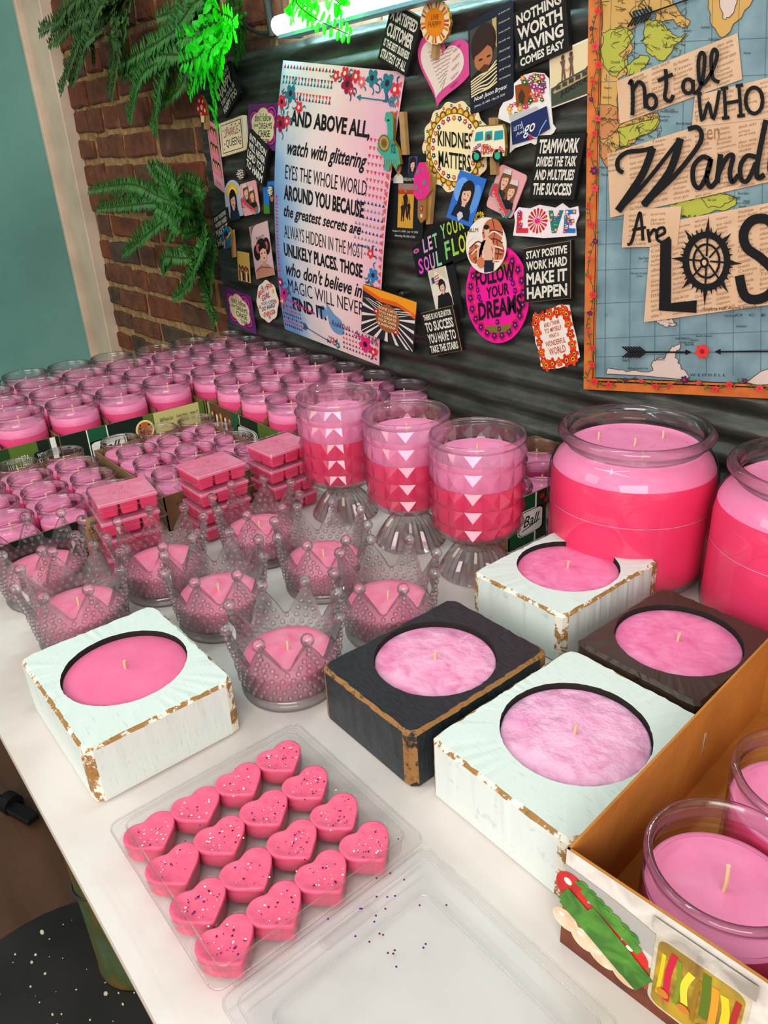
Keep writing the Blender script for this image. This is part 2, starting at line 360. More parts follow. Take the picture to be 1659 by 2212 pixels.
# things under the table edge
r = thing('round_stool', (-0.56, 0.018, -0.70), 'black round stool with white paint flecks below the table edge', 'stool')
SEATM = noisy('stool_black', [(0.3, (20, 17, 16)), (0.7, (36, 30, 27))], 14, 5, 0.5, 0.05)
m = MB(); m.lathe([(0.02, .33), (.148, .33), (.155, .336), (.156, .344), (.150, .350), (0.0001, .350)], SEATM, 48, smooth=False)
FLK = ink((212, 200, 178)); random.seed(3)
for _ in range(170):
    a, q = random.uniform(0, 2*pi), .15*math.sqrt(random.random()); s_ = random.choice([.0004, .0005, .0006, .0008, .001, .0014, .002])
    if q > .145: continue
    m.ell(q*cos(a), q*sin(a), s_*random.uniform(.7, 2), s_, .3504, FLK, 6)
m.build('seat', r)
for k in range(4):
    a = pi/4+k*pi/2; m = MB(); m.tube([(.10*cos(a), .10*sin(a), .335), (.14*cos(a), .14*sin(a), 0)], .012, SEATM, 8); m.build('leg', r)
m = MB(); m.ring(0, 0, .13, .13, .9, .14, SEATM); m.lathe([(.125, .135), (.131, .135), (.131, .147), (.125, .147), (.125, .135)], SEATM, 32); m.build('foot_ring', r)
r = thing('paint_can', (-0.594, 0.112, -0.35), 'metal can streaked with yellow and green paint standing on black stool', 'can')
m = MB(); m.lathe([(.0001, 0), (.046, 0), (.048, .003), (.047, .008), (.047, .20), (.049, .205), (.046, .207), (.043, .20), (.043, .01), (0.0001, .01)], noisy('paint_streaks', [(0.3, (34, 26, 16)), (0.45, (116, 78, 16)), (0.55, (66, 76, 40)), (0.7, (78, 96, 72))], 22, 4, 0.5, stretch=(1, 1, .35)), 28); m.build('body', r)
m = MB(); m.tube(cr([(.046, 0, .18), (.035, -.03, .14), (0, -.049, .125), (-.035, -.03, .14), (-.046, 0, .18)]), .0015, DKGREY, 6); m.build('handle', r)
r = thing('caster', (-1.275, 0.092, -0.70), 'small black caster lying on the brown floor under the table', 'caster', None, .35)
m = MB(); m.tube([(-.012, 0, .02), (.012, 0, .02)], .02, BLACK, 16); m.build('wheel', r, (-.03, .005, 0))
m = MB(); m.box(-.02, -.012, .012, .045, .012, .026, BLACK, .003); m.tube([(-.03, 0, .02), (-.045, -.004, .045)], .006, BLACK, 8, .002); m.build('fork', r)

# ------------------------------------------------------------------ cardboard trays of jars
GREENP = ink((34, 66, 28)); DGREEN = ink((18, 34, 24)); KHAKI = ink((196, 184, 120)); OLIVE = ink((86, 108, 40)); ORANGE = ink((190, 96, 26)); BROWNP = ink((96, 60, 38)); REDP = ink((196, 34, 34)); PINKW = ink((236, 214, 206))
def tray(name, x0, x1, y0, y1, h, label, xs=(), ys=(), dh=0.0, group=None, rot=0, inside=None, notch=True):
    """open cardboard tray, its origin at the middle of its floor"""
    cx, cy = (x0+x1)/2, (y0+y1)/2; hx, hy = (x1-x0)/2, (y1-y0)/2; t = .0015; ci = inside or CARD
    r = thing(name, (cx, cy, 0), label, 'box', group, rot)
    m = MB(); m.box(-hx, -hy, 0.0002, hx, hy, .0012, ci)
    m.box(-hx, -hy, 0.0002, hx, -hy+t, h, ci); m.box(-hx, hy-t, .0002, hx, hy, h, ci); m.box(-hx, -hy, .0002, -hx+t, hy, h, ci); m.box(hx-t, -hy, .0002, hx, hy, h, ci)
    m.build('tray_body', r)
    def tab(a0, a1, b0, b1, hh, xdir):
        m = MB()
        if xdir: out = [(a0, .0013), (a1, .0013), (a1, hh*.7), (a1-.012, hh), (a0+.012, hh), (a0, hh*.7)]; m2 = MB((1, 0, 0), (0, 0, 1), (0, -1, 0), (0, b0, 0))
        else: out = [(a0, .0013), (a1, .0013), (a1, hh*.7), (a1-.012, hh), (a0+.012, hh), (a0, hh*.7)]; m2 = MB((0, 1, 0), (0, 0, 1), (1, 0, 0), (b0, 0, 0))
        m2.slab(out, -.0004, .0004, CARD); m2.build('divider', r)
    for y in ys: tab(-hx+.003, hx-.003, y-cy, 0, dh, True)
    for x in xs: tab(-hy+.003, hy-.003, x-cx, 0, dh, False)
    r['hx'] = hx; r['hy'] = hy
    return r
def px_face(r, hx, hy, h):   # the outside of the +x wall: a runs along +y, b up
    return MB((0, hy, 0), (0, 0, h/2), (1, 0, 0), (hx+.0002, 0, h/2))
def ny_face(r, hx, hy, h):   # the outside of the -y wall: a runs along +x, b up
    return MB((hx, 0, 0), (0, 0, h/2), (0, -1, 0), (0, -hy-.0002, h/2))
def oval_badge(m, cx, cy, rx, ry, name='Ball'):
    for q, mt, hh in ((1, WHITE, .0003), (.93, DGREEN, .0005), (.88, WHITE, .0007)):
        m.poly(rrect(cx-rx*q, cy-ry*q, cx+rx*q, cy+ry*q, rx*q*.35, 5, ry*q*.35), hh, mt)
    if name: m.text(name, cx-rx*.6, cy-ry*.3, cx+rx*.65, cy+ry*.55, .001, DGREEN, .35, .01); m.stroke([(cx-rx*.7, cy-ry*.55), (cx, cy-ry*.35), (cx+rx*.7, cy-ry*.1)], .0012, .001, DGREEN)

P_ = .076
BX = [-1.143-P_*k for k in range(4)]; BY = [.320, .3955, .471]; CY = [.551, .6245, .698]; CXs = [-1.0575+P_*k for k in range(4)]; FX = [-1.1375-P_*k for k in range(4)]; AY = [.2440, .1680]; 
bh = .050
rB = tray('jar_tray', BX[3]-.0385, BX[0]+.0395, .2818, .5088, bh, 'cardboard tray with green and cream label of recipe print, wide jars inside, mid left', [sum(BX[k:k+2])/2 for k in range(3)], [sum(BY[k:k+2])/2 for k in range(2)], .052)
rC = tray('jar_tray', CXs[0]-.0385, CXs[3]+.0385, .5118, .7365, bh, 'cardboard tray of wide jars against the metal wall behind the goblets', [sum(CXs[k:k+2])/2 for k in range(3)], [sum(CY[k:k+2])/2 for k in range(2)], .052)
rF = tray('jar_tray', FX[3]-.0385, FX[0]+.0382, .5118, .7365, bh, 'cardboard tray of wide jars in the far corner below the brick wall', [sum(FX[k:k+2])/2 for k in range(3)], [sum(CY[k:k+2])/2 for k in range(2)], .052)
rA = tray('jar_tray', BX[3]-.0425, BX[0]+.0335, .1290, .2812, bh, 'cardboard tray marked BPA FREE holding wide jars at left edge', [sum(BX[k:k+2])/2-.006 for k in range(3)], [.206], .052)
def strip(r, ax, h, parts, name='printed_panel'):
    m = ax(r, r['hx'], r['hy'], h); parts(m); m.build(name, r)
def partsB(m):
    m.rect(-1, -1, 1, 1, 0, DGREEN); m.rect(-.66, -1, -.40, 1, .0003, ink((20, 84, 52))); m.rect(-.67, -1, -.655, 1, .0005, WHITE); m.rect(-.41, -1, -.395, 1, .0005, WHITE)
    m.rect(.25, -1, .92, 1, .0003, KHAKI); m.rect(.10, -1, .25, 1, .0003, OLIVE); m.rect(.92, -1, 1, 1, .0003, OLIVE)
    oval_badge(m, -.42, -.36, .25, .60, 'Ball'); m.ell(.10, .12, .13, .62, .0006, CREAM, 24); m.ell(.10, .12, .105, .5, .0009, ORANGE, 24)
    for q in range(14): m.ell(.10+.07*cos(q*2.4), .12+.34*sin(q*1.7), .018, .08, .0012, ink((222, 140, 50)), 6)
    m.text('Ball\u00ae Recipe Card', .33, .25, .52, .6, .0006, BLACK, .3); m.text('APPLE BUTTER', .34, -.05, .52, .12, .0006, REDP)
    m.text('Canning Method:', .57, .3, .74, .55, .0006, BLACK, .3); m.text('WATER BATH CANNING', .57, .0, .75, .2, .0006, BLACK); m.text('Headspace: 1/4"', .78, .3, .9, .55, .0006, BLACK, .3); m.text('4 HALF PINTS', .78, .0, .9, .2, .0006, BLACK)
strip(rB, px_face, bh, partsB)
def partsA(m):
    m.rect(-1, -1, 1, 1, 0, GREENP); m.rect(.10, -1, .80, 1, .0002, OLIVE); m.rect(.6, -1, .80, 1, .0003, DGREEN); m.rect(.84, -1, .92, 1, .0004, WHITE); m.rect(.86, -1, 1, 1, .0003, DGREEN); m.rect(.90, -1, .94, 1, .0005, WHITE)
    m.text('MADE IN', .02, .05, .20, .3, .0006, WHITE); m.text('U.S.A.', .02, -.4, .20, 0, .0006, WHITE); m.rect(.235, -.45, .24, .4, .0006, WHITE); m.text('BPA', .28, .05, .42, .4, .0006, WHITE); m.text('FREE', .28, -.3, .42, 0, .0006, WHITE)
    m.poly(rrect(.5, -.4, .76, .4, .06, 4, .2), .0007, BLACK); m.text('WIDE', .56, .05, .72, .3, .001, WHITE); m.text('MOUTH', .54, -.28, .74, 0, .001, WHITE)
strip(rA, px_face, bh, partsA)
def partsC(m):
    m.rect(-1, -1, 1, 1, 0, DGREEN); m.rect(-1, -1, -.95, 1, .0003, ink((150, 160, 120))); m.rect(-.95, -1, -.5, 1, .0003, BROWNP)
    for k in range(9): m.ell(-.9+.045*k, .1*sin(k*2), .03, .5, .0005, [ink((206, 160, 90)), ink((70, 36, 24)), ink((230, 226, 214)), ink((150, 60, 40))][k % 4], 10)
    m.rect(-.5, -1, -.32, 1, .0003, ink((20, 84, 52))); m.rect(-.33, -1, -.32, 1, .0005, WHITE); oval_badge(m, -.2, -.3, .2, .66, 'Ball'); m.rect(.02, -1, 1, 1, .0003, OLIVE)
strip(rC, ny_face, bh, partsC)
# lower trays of small jars
DX = [-1.003, -.9485, -.8935, -.8390]; DY = [.1420, .1975, .2550]; EX = [-.993, -.9385, -.884, -.8295]; EY = [.330, .3865, .443]
rD = tray('jar_tray', -1.0325, -.8105, .1135, .2840, .045, 'cardboard tray of small jars behind crown holders, kraft label side', (), (), 0, None)
rE = tray('jar_tray', -1.0225, -.8015, .3010, .4720, .045, 'cardboard tray of small jars behind the stacked wax melts', (), (), 0, None)
def partsD(m):
    m.rect(-1, -1, 1, 1, 0, DGREEN); m.rect(.1, -1, 1, 1, .0003, ink((198, 160, 110))); m.ell(-.3, -.1, .16, .5, .0004, ink((60, 20, 26)), 16)
    m.text('Ball\u00ae Recipe Card', .2, .5, .72, .8, .0006, BLACK, .3); m.text('STRAWBERRY JAM', .42, .2, .74, .36, .0006, REDP); m.text('tSp', .16, .0, .30, .5, .0006, BLACK)
    for k in range(6): m.text('stir well and fill', .62, -.1-.12*k, .94, -.03-.12*k, .0006, BLACK)
strip(rD, px_face, .045, partsD)

def jar_prof(R, H, wide):
    n = R*(.985 if wide else .99); z = H
    return [(R*.80, 0.0014), (R*.93, .003), (R, H*.13), (R, H*.64), (R*.99, H*.70), (n*.985, H*.735), (n*1.02, H*.755), (n*1.025, H*.77), (n*.985, H*.80), (n*1.0, H*.85), (n*.985, H*.90), (n*.99, H*.935), (n*1.03, H*.95), (n*1.035, H*.975), (n*1.01, H*.995), (n*.965, H), (n*.925, H*.985), (n*.915, H*.955), (n*.92, H*.86)]
def make_jar(name, R, H, wide, label, group, loc, z0=.0013, seg=40, wt=.79):
    r = thing(name, (loc[0], loc[1], z0), label, 'candle', group)
    m = MB(); jp = jar_prof(R, H, wide); m.lathe(jp[:-8], GLASS, seg); m.lathe(jp[-9:]+[(jp[-1][0]*1.03, H*.84)], RIMG, seg); m.lathe([(0.0001, .0012), (R*.8, .0014)], GLASS, seg); m.build('glass_jar', r)
    m = MB(); q = R*.955; top = H*wt; nn = min(q, R*.90)
    m.lathe([(q*.85, .003), (q, H*.13), (q, H*(.66 if wide else .56))], WAX_SIDE, seg, cap0=True)
    m.lathe([(q, H*(.66 if wide else .56)), (q, H*.665), (q*.97, top-.001), (nn*.985, top)], WAX_RIM, seg)
    m.lathe([(nn*.985, top), (nn*.7, top-.0006), (nn*.25, top), (nn*.12, top+.0012), (0.0001, top+.0016)], WAX_TOP, seg); m.build('wax', r)
    m = MB(); m.tube([(0, 0, top), (.0006, .0004, top+.006), (.0003, 0, top+.012)], .0011, WICK, 6); m.build('wick', r)
    return r
SEQ = ['nearest', 'second', 'third', 'farthest']
protoW = make_jar('jar_candle', .0365, .085, True, 'tmp', None, (0, 0, 0)); firstW = [True]
def put(proto, flag, x, y, label, group, z=.0013):
    if flag[0]: flag[0] = False; proto.location = (x, y, z); proto['label'] = label; proto['group'] = group; return proto
    return dup(proto, (x, y, z), label, group, random.uniform(0, 6))
C3 = ['left', 'middle', 'right']
for k, x in enumerate(BX):
    for j, y in enumerate(BY):
        put(protoW, firstW, x, y, 'pink candle in wide jar, %s of %s row back in the mid-left recipe-print tray' % (C3[j], ORD[k]), 'wide jars in the recipe print tray')
for k, x in enumerate(FX):
    for j, y in enumerate(CY):
        put(protoW, firstW, x, y, 'pink candle in wide jar, %s of %s row back in the far corner tray' % (C3[j], ORD[k]), 'wide jars in the corner tray')
for k, x in enumerate(CXs):
    for j, y in enumerate(CY):
        put(protoW, firstW, x, y, 'pink candle in wide jar, %s along %s row in tray behind the goblets' % (ORD[k], ['front', 'middle', 'wall-side'][j]), 'wide jars in the tray behind the goblets')
for k, x in enumerate(BX):
    for j, y in enumerate(AY):
        if j and k < 2: continue
        put(protoW, firstW, x-.006, y, 'pink candle in wide jar, %s of %s row back in left-edge BPA FREE tray' % (['right', 'left'][j], ORD[k]), 'wide jars in the tray at the left edge')
protoS = make_jar('small_jar_candle', .026, .060, False, 'tmp', None, (0, 0, 0), seg=36, wt=.70); firstS = [True]
for k, x in enumerate(DX[::-1]):
    for j, y in enumerate(DY):
        put(protoS, firstS, x, y, 'pink candle in small jar, %s of %s row back in kraft-label tray' % (C3[j], ORD[k]), 'small jars in the kraft label tray')
for k, x in enumerate(EX[::-1]):
    for j, y in enumerate(EY):
        put(protoS, firstS, x, y, 'pink candle in small jar, %s of %s row back in tray behind wax melt stacks' % (C3[j], ORD[k]), 'small jars in the tray behind the melts')
# green tray behind the goblets, against the wall
rG = tray('jar_tray', -.602, -.486, .547, .722, .058, 'dark green tray with red berries print between goblets and big jar', (), (), 0, None)
def partsG(m):
    m.rect(-1, -1, 1, 1, 0, DGREEN); m.rect(-1, -1, -.52, 1, .0002, ink((14, 74, 40))); m.rect(-.55, -1, -.52, 1, .0004, WHITE)
    m.rect(-.52, -1, 1, 1, .0003, ink((44, 46, 26)))
    oval_badge(m, -.62, -.1, .24, .52, 'Ball')
    random.seed(5)
    for k in range(16): m.ell(-.42+.085*k % 1.3, .75-.22*(k % 4)*(1 if k % 3 else 2.2), .045, .1, .0005, ink((190, 26, 26)), 12)
    m.poly(rrect(-.34, -.35, .4, .32, .05, 4, .1), .0008, ink((224, 206, 204))); m.text('RM 4OZ QUILTED CRYSTAL', -.26, .02, .36, .16, .0011, BLACK); m.text('JAR 12 CT', -.1, -.16, .2, -.04, .0011, BLACK)
strip(rG, px_face, .058, partsG)
for k, x in enumerate([-.5155, -.5725]):
    for j, y in enumerate([.577, .634, .691]):
        put(protoS, firstS, x, y, 'pink candle in small jar, %s in the %s of green berry tray' % (['nearest', 'middle', 'wall-side'][j], ['right row', 'left row'][k]), 'small jars in the green tray')
# foreground tray at lower right
FGR = math.radians(4.5)
rH = tray('jar_tray', -.1630, .1570, .2450, .5050, .072, 'cardboard tray with vegetable photo print at lower right corner', (), (), 0, None, 0, CARDIN)
c_, s_ = cos(FGR), sin(FGR); hx, hy = .16, .13
rH.location = (-.166+hx*c_-hy*s_, .236+hx*s_+hy*c_, 0); rH.rotation_euler = (0, 0, FGR)
def partsH(m):
    V = lambda n_, a, b_: noisy(n_, [(.35, a), (.65, b_)], 60, 4, .45, dist=1)
    m.step = 1e-6
    m.rect(-1, -1, 1, 1, 0, V('print_backdrop', (226, 216, 208), (196, 186, 178))); m.rect(-1, -1, 1, -.62, .0002, V('print_table', (120, 50, 18), (84, 34, 14)))
    m.poly([(-1, -.35), (-.8, -.6), (-.4, -.70), (1, -.66), (1, -.5), (-1, -.1)], .0003, V('print_board', (176, 92, 40), (130, 64, 26)))
    m.poly(cr([(-1, .7), (-.80, .64), (-.62, .45), (-.5, .0), (-.7, .1), (-1, .3)], 4), .0003, ink((170, 166, 160)))
    TOM = V('print_tomato', (214, 30, 24), (160, 14, 14)); GRN = V('print_pepper', (84, 150, 36), (40, 96, 16)); GAR = V('print_garlic', (244, 222, 196), (214, 178, 140))
    for cx, cy, rx, ry, mt in [(-.97, .30, .06, .30, TOM), (-.86, .02, .075, .28, TOM), (-.74, -.12, .05, .2, TOM), (-.985, -.42, .05, .2, GAR), (-.91, -.55, .05, .2, GAR), (-.84, -.64, .05, .17, GAR), (-.755, -.70, .045, .14, GAR)]:
        m.ell(cx, cy, rx, ry, .0005, mt, 20); m.ell(cx-.015, cy+ry*.35, rx*.25, ry*.22, .0006, ink((240, 226, 214)), 10)
    for P, w in (([(-1, .12), (-.92, -.06), (-.82, -.36), (-.70, -.62)], .013), ([(-1, -.02), (-.88, -.30), (-.76, -.58)], .008), ([(-.93, .46), (-.84, .26), (-.72, .02)], .006), ([(-.9, .16), (-.80, -.10), (-.68, -.44)], .008)): m.stroke(P, w, .0009, GRN)
    for k in range(7): m.flower(-.93+.03*k, .52-.05*k, .03, .0008, GRN, GRN, 3, 3)
    for x0, x1, cc in [(-.68, -.40, (186, 150, 26)), (-.30, .04, (170, 150, 30)), (.2, .5, (178, 140, 24))]:
        m.poly(rrect(x0, -.78, x1, .78, .04, 4, .15), .0006, V('print_jar', (214, 204, 176), (180, 166, 140))); m.poly(rrect(x0+.012, -.74, x1-.012, .55, .03, 4, .12), .0008, V('print_brine', cc, (120, 86, 20)))
        random.seed(int(x0*100)+80)
        for k in range(9):
            xx = x0+.03+(x1-x0-.06)*k/8; y0 = random.uniform(-.66, -.3); m.stroke([(xx, y0), (xx+random.uniform(-.01, .01), 0), (xx+random.uniform(-.01, .01), random.uniform(.3, .5))], random.uniform(.002, .0042), .0010, ink([(214, 190, 30), (196, 30, 60), (120, 140, 30), (226, 206, 60), (150, 110, 20), (90, 110, 24), (214, 150, 40), (224, 196, 40), (170, 40, 40)][k]), 4)
        for k in range(5): m.ell(random.uniform(x0+.04, x1-.04), random.uniform(-.7, -.3), .02, .08, .0013, ink([(200, 120, 40), (110, 130, 40), (214, 190, 90)][k % 3]), 10)
        m.rect(x0-.012, .62, x1+.012, .90, .0014, V('print_lid', (206, 196, 186), (150, 140, 132)))
strip(rH, ny_face, .072, partsH)
protoH = make_jar('jar_candle', .0395, .074, True, 'pink candle in open glass jar nearest the camera in vegetable-print tray', 'jars in the vegetable print tray', (-.108, .288, 0), .0014, 64, .66)
for ch in protoH.children:
    if ch.name.startswith('wick'): ch.scale = (1.1, 1.1, 1.9); ch.location = (0, 0, -.047)
dup(protoH, (-.106, .371, .0014), 'pink candle in open glass jar behind the nearest one in vegetable-print tray', None, 1.2)
dup(protoH, (-.020, .300, .0014), 'pink candle in open glass jar right of the nearest one in vegetable-print tray', None, 2.2)

# ------------------------------------------------------------------ big glass jars
def big_jar(loc, label, rot):
    r = thing('large_jar_candle', loc+(0,), label, 'candle', 'large jar candles', rot)
    m = MB()
    m.lathe([(.0001, .004), (.066, .004), (.070, .0006), (.075, .003), (.0785, .010), (.080, .020), (.080, .100), (.0785, .112), (.0745, .122), (.0690, .1285), (.0660, .1315), (.0645, .1345)], BIGGLASS, 96)
    m.lathe([(.0645, .1345), (.0652, .1380), (.0700, .1402), (.0722, .1432), (.0722, .1462), (.0705, .1490), (.0675, .1503), (.0640, .1492), (.0622, .1462), (.0620, .1400), (.0618, .1340), (.0640, .1335)], RIMG, 96)
    m.build('glass_jar', r)
    m = MB()
    m.lathe([(.070, .0065), (.0765, .011), (.0775, .020), (.0775, .078)], WAX_DEEP, 72, cap0=True)
    m.lathe([(.0778, .078), (.0778, .079)], WAX_RIM, 72)
    m.lathe([(.0775, .079), (.0775, .100), (.0757, .1130)], WAX_DEEP, 72)
    m.lathe([(.0757, .1130), (.0728, .1195), (.066, .1275), (.0605, .1310)], WAX_RIM, 72)
    m.lathe([(.0605, .1310), (.0595, .1302), (.05, .1298), (.0001, .1298)], WAX_TOP, 72)
    m.build('wax', r)
    for a, q in ((0, .0), (2.2, .036), (4.3, .036), (0.15, .036)):
        m = MB(); x, y = q*cos(a+.9), q*sin(a+.9); m.tube([(x, y, .1296), (x+.0005, y, .134), (x+.0002, y+.0004, .1375)], .0012, WICK, 6); m.build('wick', r)
    m = MB(); random.seed(int(rot*100)+3)
    for _ in range(60):
        a, q = random.uniform(0, 6.28), .056*math.sqrt(random.random()); m.ell(q*cos(a), q*sin(a), .0005, .0005, .13015, random.choice([GLIT1, GLIT2, GLIT3]), 5)
    o = m.build('glitter', r); o['kind'] = 'stuff'
    return r
big_jar((-.388, .612), 'large round glass jar of deep pink wax with several wicks, left of the two', .3)
big_jar((-.226, .632), 'large round glass jar of deep pink wax cut by right edge of photo', 1.4)

# ------------------------------------------------------------------ goblets
def goblet(loc, label, rot):
    r = thing('goblet_candle', loc+(0,), label, 'candle', 'rainbow goblet candles', rot)
    m = MB(); seg = 16; z0, z1, rows = .047, .1425, 5; hz = (z1-z0)/rows
    def rad(z): return .0440 if z > .056 else .0440-.010*((.056-z)/.012)**2
    P = []; Fc = []; MM = []
    for i in range(rows+1):
        z = z0+hz*i
        for k in range(seg*2): P.append((rad(z)*cos(pi*k/seg), rad(z)*sin(pi*k/seg), z))
    n = seg*2
    for i in range(rows):
        zc = z0+hz*(i+.5)
        for k in range(seg):
            a = 2*pi*(k+.5)/seg; q = rad(zc)+.0042; c = len(P); P.append((q*cos(a), q*sin(a), zc))
            b0 = i*n+2*k; b1 = i*n+(2*k+1); b2 = i*n+(2*k+2) % n; t0, t1, t2 = b0+n, b1+n, (i+1)*n+(2*k+2) % n
            Fc += [[b0, b1, c], [b1, b2, c], [b2, t2, c], [t2, t1, c], [t1, t0, c], [t0, b0, c]]
    m.add(P, Fc, FILM)
    m.lathe([(.0440, z1), (.0462, z1+.001), (.0468, .147), (.0462, .1495), (.0450, .1505), (.0436, .1500), (.0432, .1480), (.0432, .13)], FILM, 64)
    m.lathe([(rad(z0), z0), (.030, .0425), (.016, .0405), (.0125, .038), (.0135, .0345)], FILM, 48)
    m.build('bowl', r)
    m = MB(); seg = 28; P = []; prof = [(.0135, .0345), (.021, .030), (.0285, .0215), (.0345, .012), (.0385, .0045), (.0400, .002), (.0385, .0002)]
    for q, z in prof:
        for k in range(seg*2): w = q*(1.0 if k % 2 == 0 or z < .003 or z > .034 else .93); P.append((w*cos(pi*k/seg), w*sin(pi*k/seg), z))
    n = seg*2; m.add(P, [[i*n+k, i*n+(k+1) % n, (i+1)*n+(k+1) % n, (i+1)*n+k] for i in range(len(prof)-1) for k in range(n)]+[[(len(prof)-1)*n+k for k in range(n)]], FILM)
    m.build('foot', r)
    m = MB(); m.lathe([(.036, .0515), (.0425, .0585), (.0428, .104)], WAX_DEEP, 48, cap0=True); m.lathe([(.0428, .104), (.0428, .1275), (.0420, .129)], WAX_RIM, 48); m.lathe([(.0420, .129), (.03, .1285), (.0001, .1285)], WAX_TOP, 48); m.build('wax', r)
    m = MB(); m.tube([(0, 0, .1285), (.0006, 0, .133), (.0002, .0003, .1375)], .0012, WICK, 6); m.build('wick', r)
    return r
goblet((-.485, .497), 'rainbow glass goblet candle nearest the camera, right of the row of three', .1)
goblet((-.584, .4925), 'rainbow glass goblet candle, middle of the row of three', .25)
goblet((-.693, .482), 'rainbow glass goblet candle farthest left of the three, by wax melts', .05)

# ------------------------------------------------------------------ crown holders
def make_crown():
    r = thing('crown_candle_holder', (0, 0, 0), 'tmp', 'candle', 'clear crown candle holders')
    m = MB(); rr, zv = .0395, .041                               # radius of the wall at the base, height of the valleys
    def R(z): return rr+(z-.010)*.13
    m.lathe([(.0001, .0085), (.034, .0085), (.0352, .006), (.034, .0002), (.0400, .0002), (.0412, .003), (.0405, .0075), (.0392, .0095)], CRYSTAL, 64)
    # wall: outside and inside skins whose upper edge rises into eight points
    seg = 96; cols = []
    def top(a):
        q = abs(((a*8/(2*pi)) % 1)-.5)*2                      # 1 on a point, 0 in a valley
        q = max(0.0, (q-.12)/.88)
        return zv+.026*q**.9
    rows = 8; PO = []; PI = []
    for i in range(rows+1):
        for k in range(seg):
            a = 2*pi*k/seg; tp = top(a); z = .0095+(tp-.0095)*i/rows; ro = R(z)+max(0, z-zv)*.10; thick = .0042 if z < zv else .0042+.0012*(z-zv)/.026
            PO.append((ro*cos(a), ro*sin(a), z)); ri = ro-thick; PI.append((ri*cos(a), ri*sin(a), z))
    Q = [[i*seg+k, i*seg+(k+1) % seg, (i+1)*seg+(k+1) % seg, (i+1)*seg+k] for i in range(rows) for k in range(seg)]
    n = len(PO); Fc = Q+[[n+x for x in f[::-1]] for f in Q]
    Fc += [[rows*seg+k, rows*seg+(k+1) % seg, n+rows*seg+(k+1) % seg, n+rows*seg+k] for k in range(seg)]
    Fc += [[k, n+k, n+(k+1) % seg, (k+1) % seg] for k in range(seg)]
    m.add(PO+PI, Fc, CRYSTAL, False)
    for k in range(8):                                         # ball on each point
        a = 2*pi*k/8; z = zv+.0265; ro = R(z)+.0005; m.sphere((ro*cos(a), ro*sin(a), z+.002), .0054, CRYSTAL, 12, 8)
    dots = []
    for row, z in enumerate((.0145, .0205, .0265, .0325, .0385)):
        for k in range(32): dots.append((2*pi*(k+.5*(row % 2))/32, z))
    for k in range(8):
        for z, sp in ((.0445, (-.11, 0, .11)), (.0505, (-.06, .06)), (.0565, (0,)), (.0615, (0,))):
            for d in sp: dots.append((2*pi*k/8+d*1.4, z))
    for a, z in dots:
        ro = R(z)+max(0, z-zv)*.10+.0004; m.sphere((ro*cos(a), ro*sin(a), z), .0023, CRYSTAL, 8, 5)
    m.build('glass_crown', r)
    m = MB(); m.lathe([(.031, .0092), (.0352, .010), (.0372, .0300)], WAX_CROWN, 48, cap0=True)
    m.lathe([(.0372, .0300), (.0362, .0312), (.030, .0306), (.015, .0312), (.004, .0316), (.0001, .0322)], WAX_CROWN, 48); m.build('wax', r)
    m = MB(); m.tube([(0, 0, .0318), (-.0006, .0004, .0355), (-.0018, .0008, .0395)], .0011, WICK, 6); m.build('wick', r)
    return r
crown0 = make_crown()
CR_L = [((-.4615, .2525), 'nearest the camera, between white and black wood blocks'), ((-.586, .256), 'directly behind the white block at left'),
        ((-.464, .3615), 'touching the back corner of the black wood block'), ((-.571, .366), 'in front of the middle goblet'),
        ((-.675, .354), 'in front of the middle wax melt stack'), ((-.682, .243), 'in front of the left wax melt stack'),
        ((-.656, .148), 'at left just behind the white block corner'), ((-.760, .147), 'cut by the left edge of photo')]
for i, ((x, y), t) in enumerate(CR_L):
    lab = 'clear glass crown holder with pink wax, '+t
    rt = math.radians(-10+[0, 8, -12, 5, 14, -6, 10, 3][i])
    if i == 0: crown0.location = (x, y, 0); crown0['label'] = lab; crown0.rotation_euler = (0, 0, rt)
    else: dup(crown0, (x, y, 0), lab, None, rt)

# ------------------------------------------------------------------ wooden block candles
def paint(name, base, worn, amt, rough=0.5, streak=(2, 14, 2), scr=(150, 150, 140), scra=0.6, bump=0.15, spec=0.5):
    """brushed paint on wood with fine scratches and small worn patches"""
    m, t, b, o = nt(name); tc = N(t, 'ShaderNodeTexCoord')
    mp = N(t, 'ShaderNodeMapping'); mp.inputs['Scale'].default_value = streak; t.links.new(tc.outputs['Object'], mp.inputs[0])
    n1 = N(t, 'ShaderNodeTexNoise', i_Scale=42, i_Detail=8, i_Roughness=.7); t.links.new(mp.outputs[0], n1.inputs['Vector'])
    n2 = N(t, 'ShaderNodeTexNoise', i_Scale=70, i_Detail=9, i_Roughness=.75); t.links.new(tc.outputs['Object'], n2.inputs['Vector'])
    c1 = ramp(t, n1.outputs[0], [(.30, scr), (.30+scra*.25, base), (1, base)])
    mx = N(t, 'ShaderNodeMix', data_type='RGBA'); mx.inputs['B'].default_value = lin(worn)
    t.links.new(ramp(t, n2.outputs[0], [(amt-.03, (1, 1, 1, 1)), (amt, (0, 0, 0, 1))]), mx.inputs['Factor']); t.links.new(c1, mx.inputs['A'])
    t.links.new(mx.outputs['Result'], b.inputs['Base Color']); b.inputs['Roughness'].default_value = rough; b.inputs['Specular IOR Level'].default_value = spec
    bp = N(t, 'ShaderNodeBump', i_Strength=bump, i_Distance=.002); t.links.new(n1.outputs[0], bp.inputs['Height']); t.links.new(bp.outputs[0], b.inputs['Normal'])
    MATS[name] = m; return m
WHP = paint('white_block_paint', (220, 228, 222), (120, 112, 100), .29, .5, (2, 16, 2), (186, 194, 190), scra=.5)
WHE = paint('white_block_edge', (158, 112, 56), (232, 226, 210), .51, .7, (6, 6, 6), (88, 60, 30))
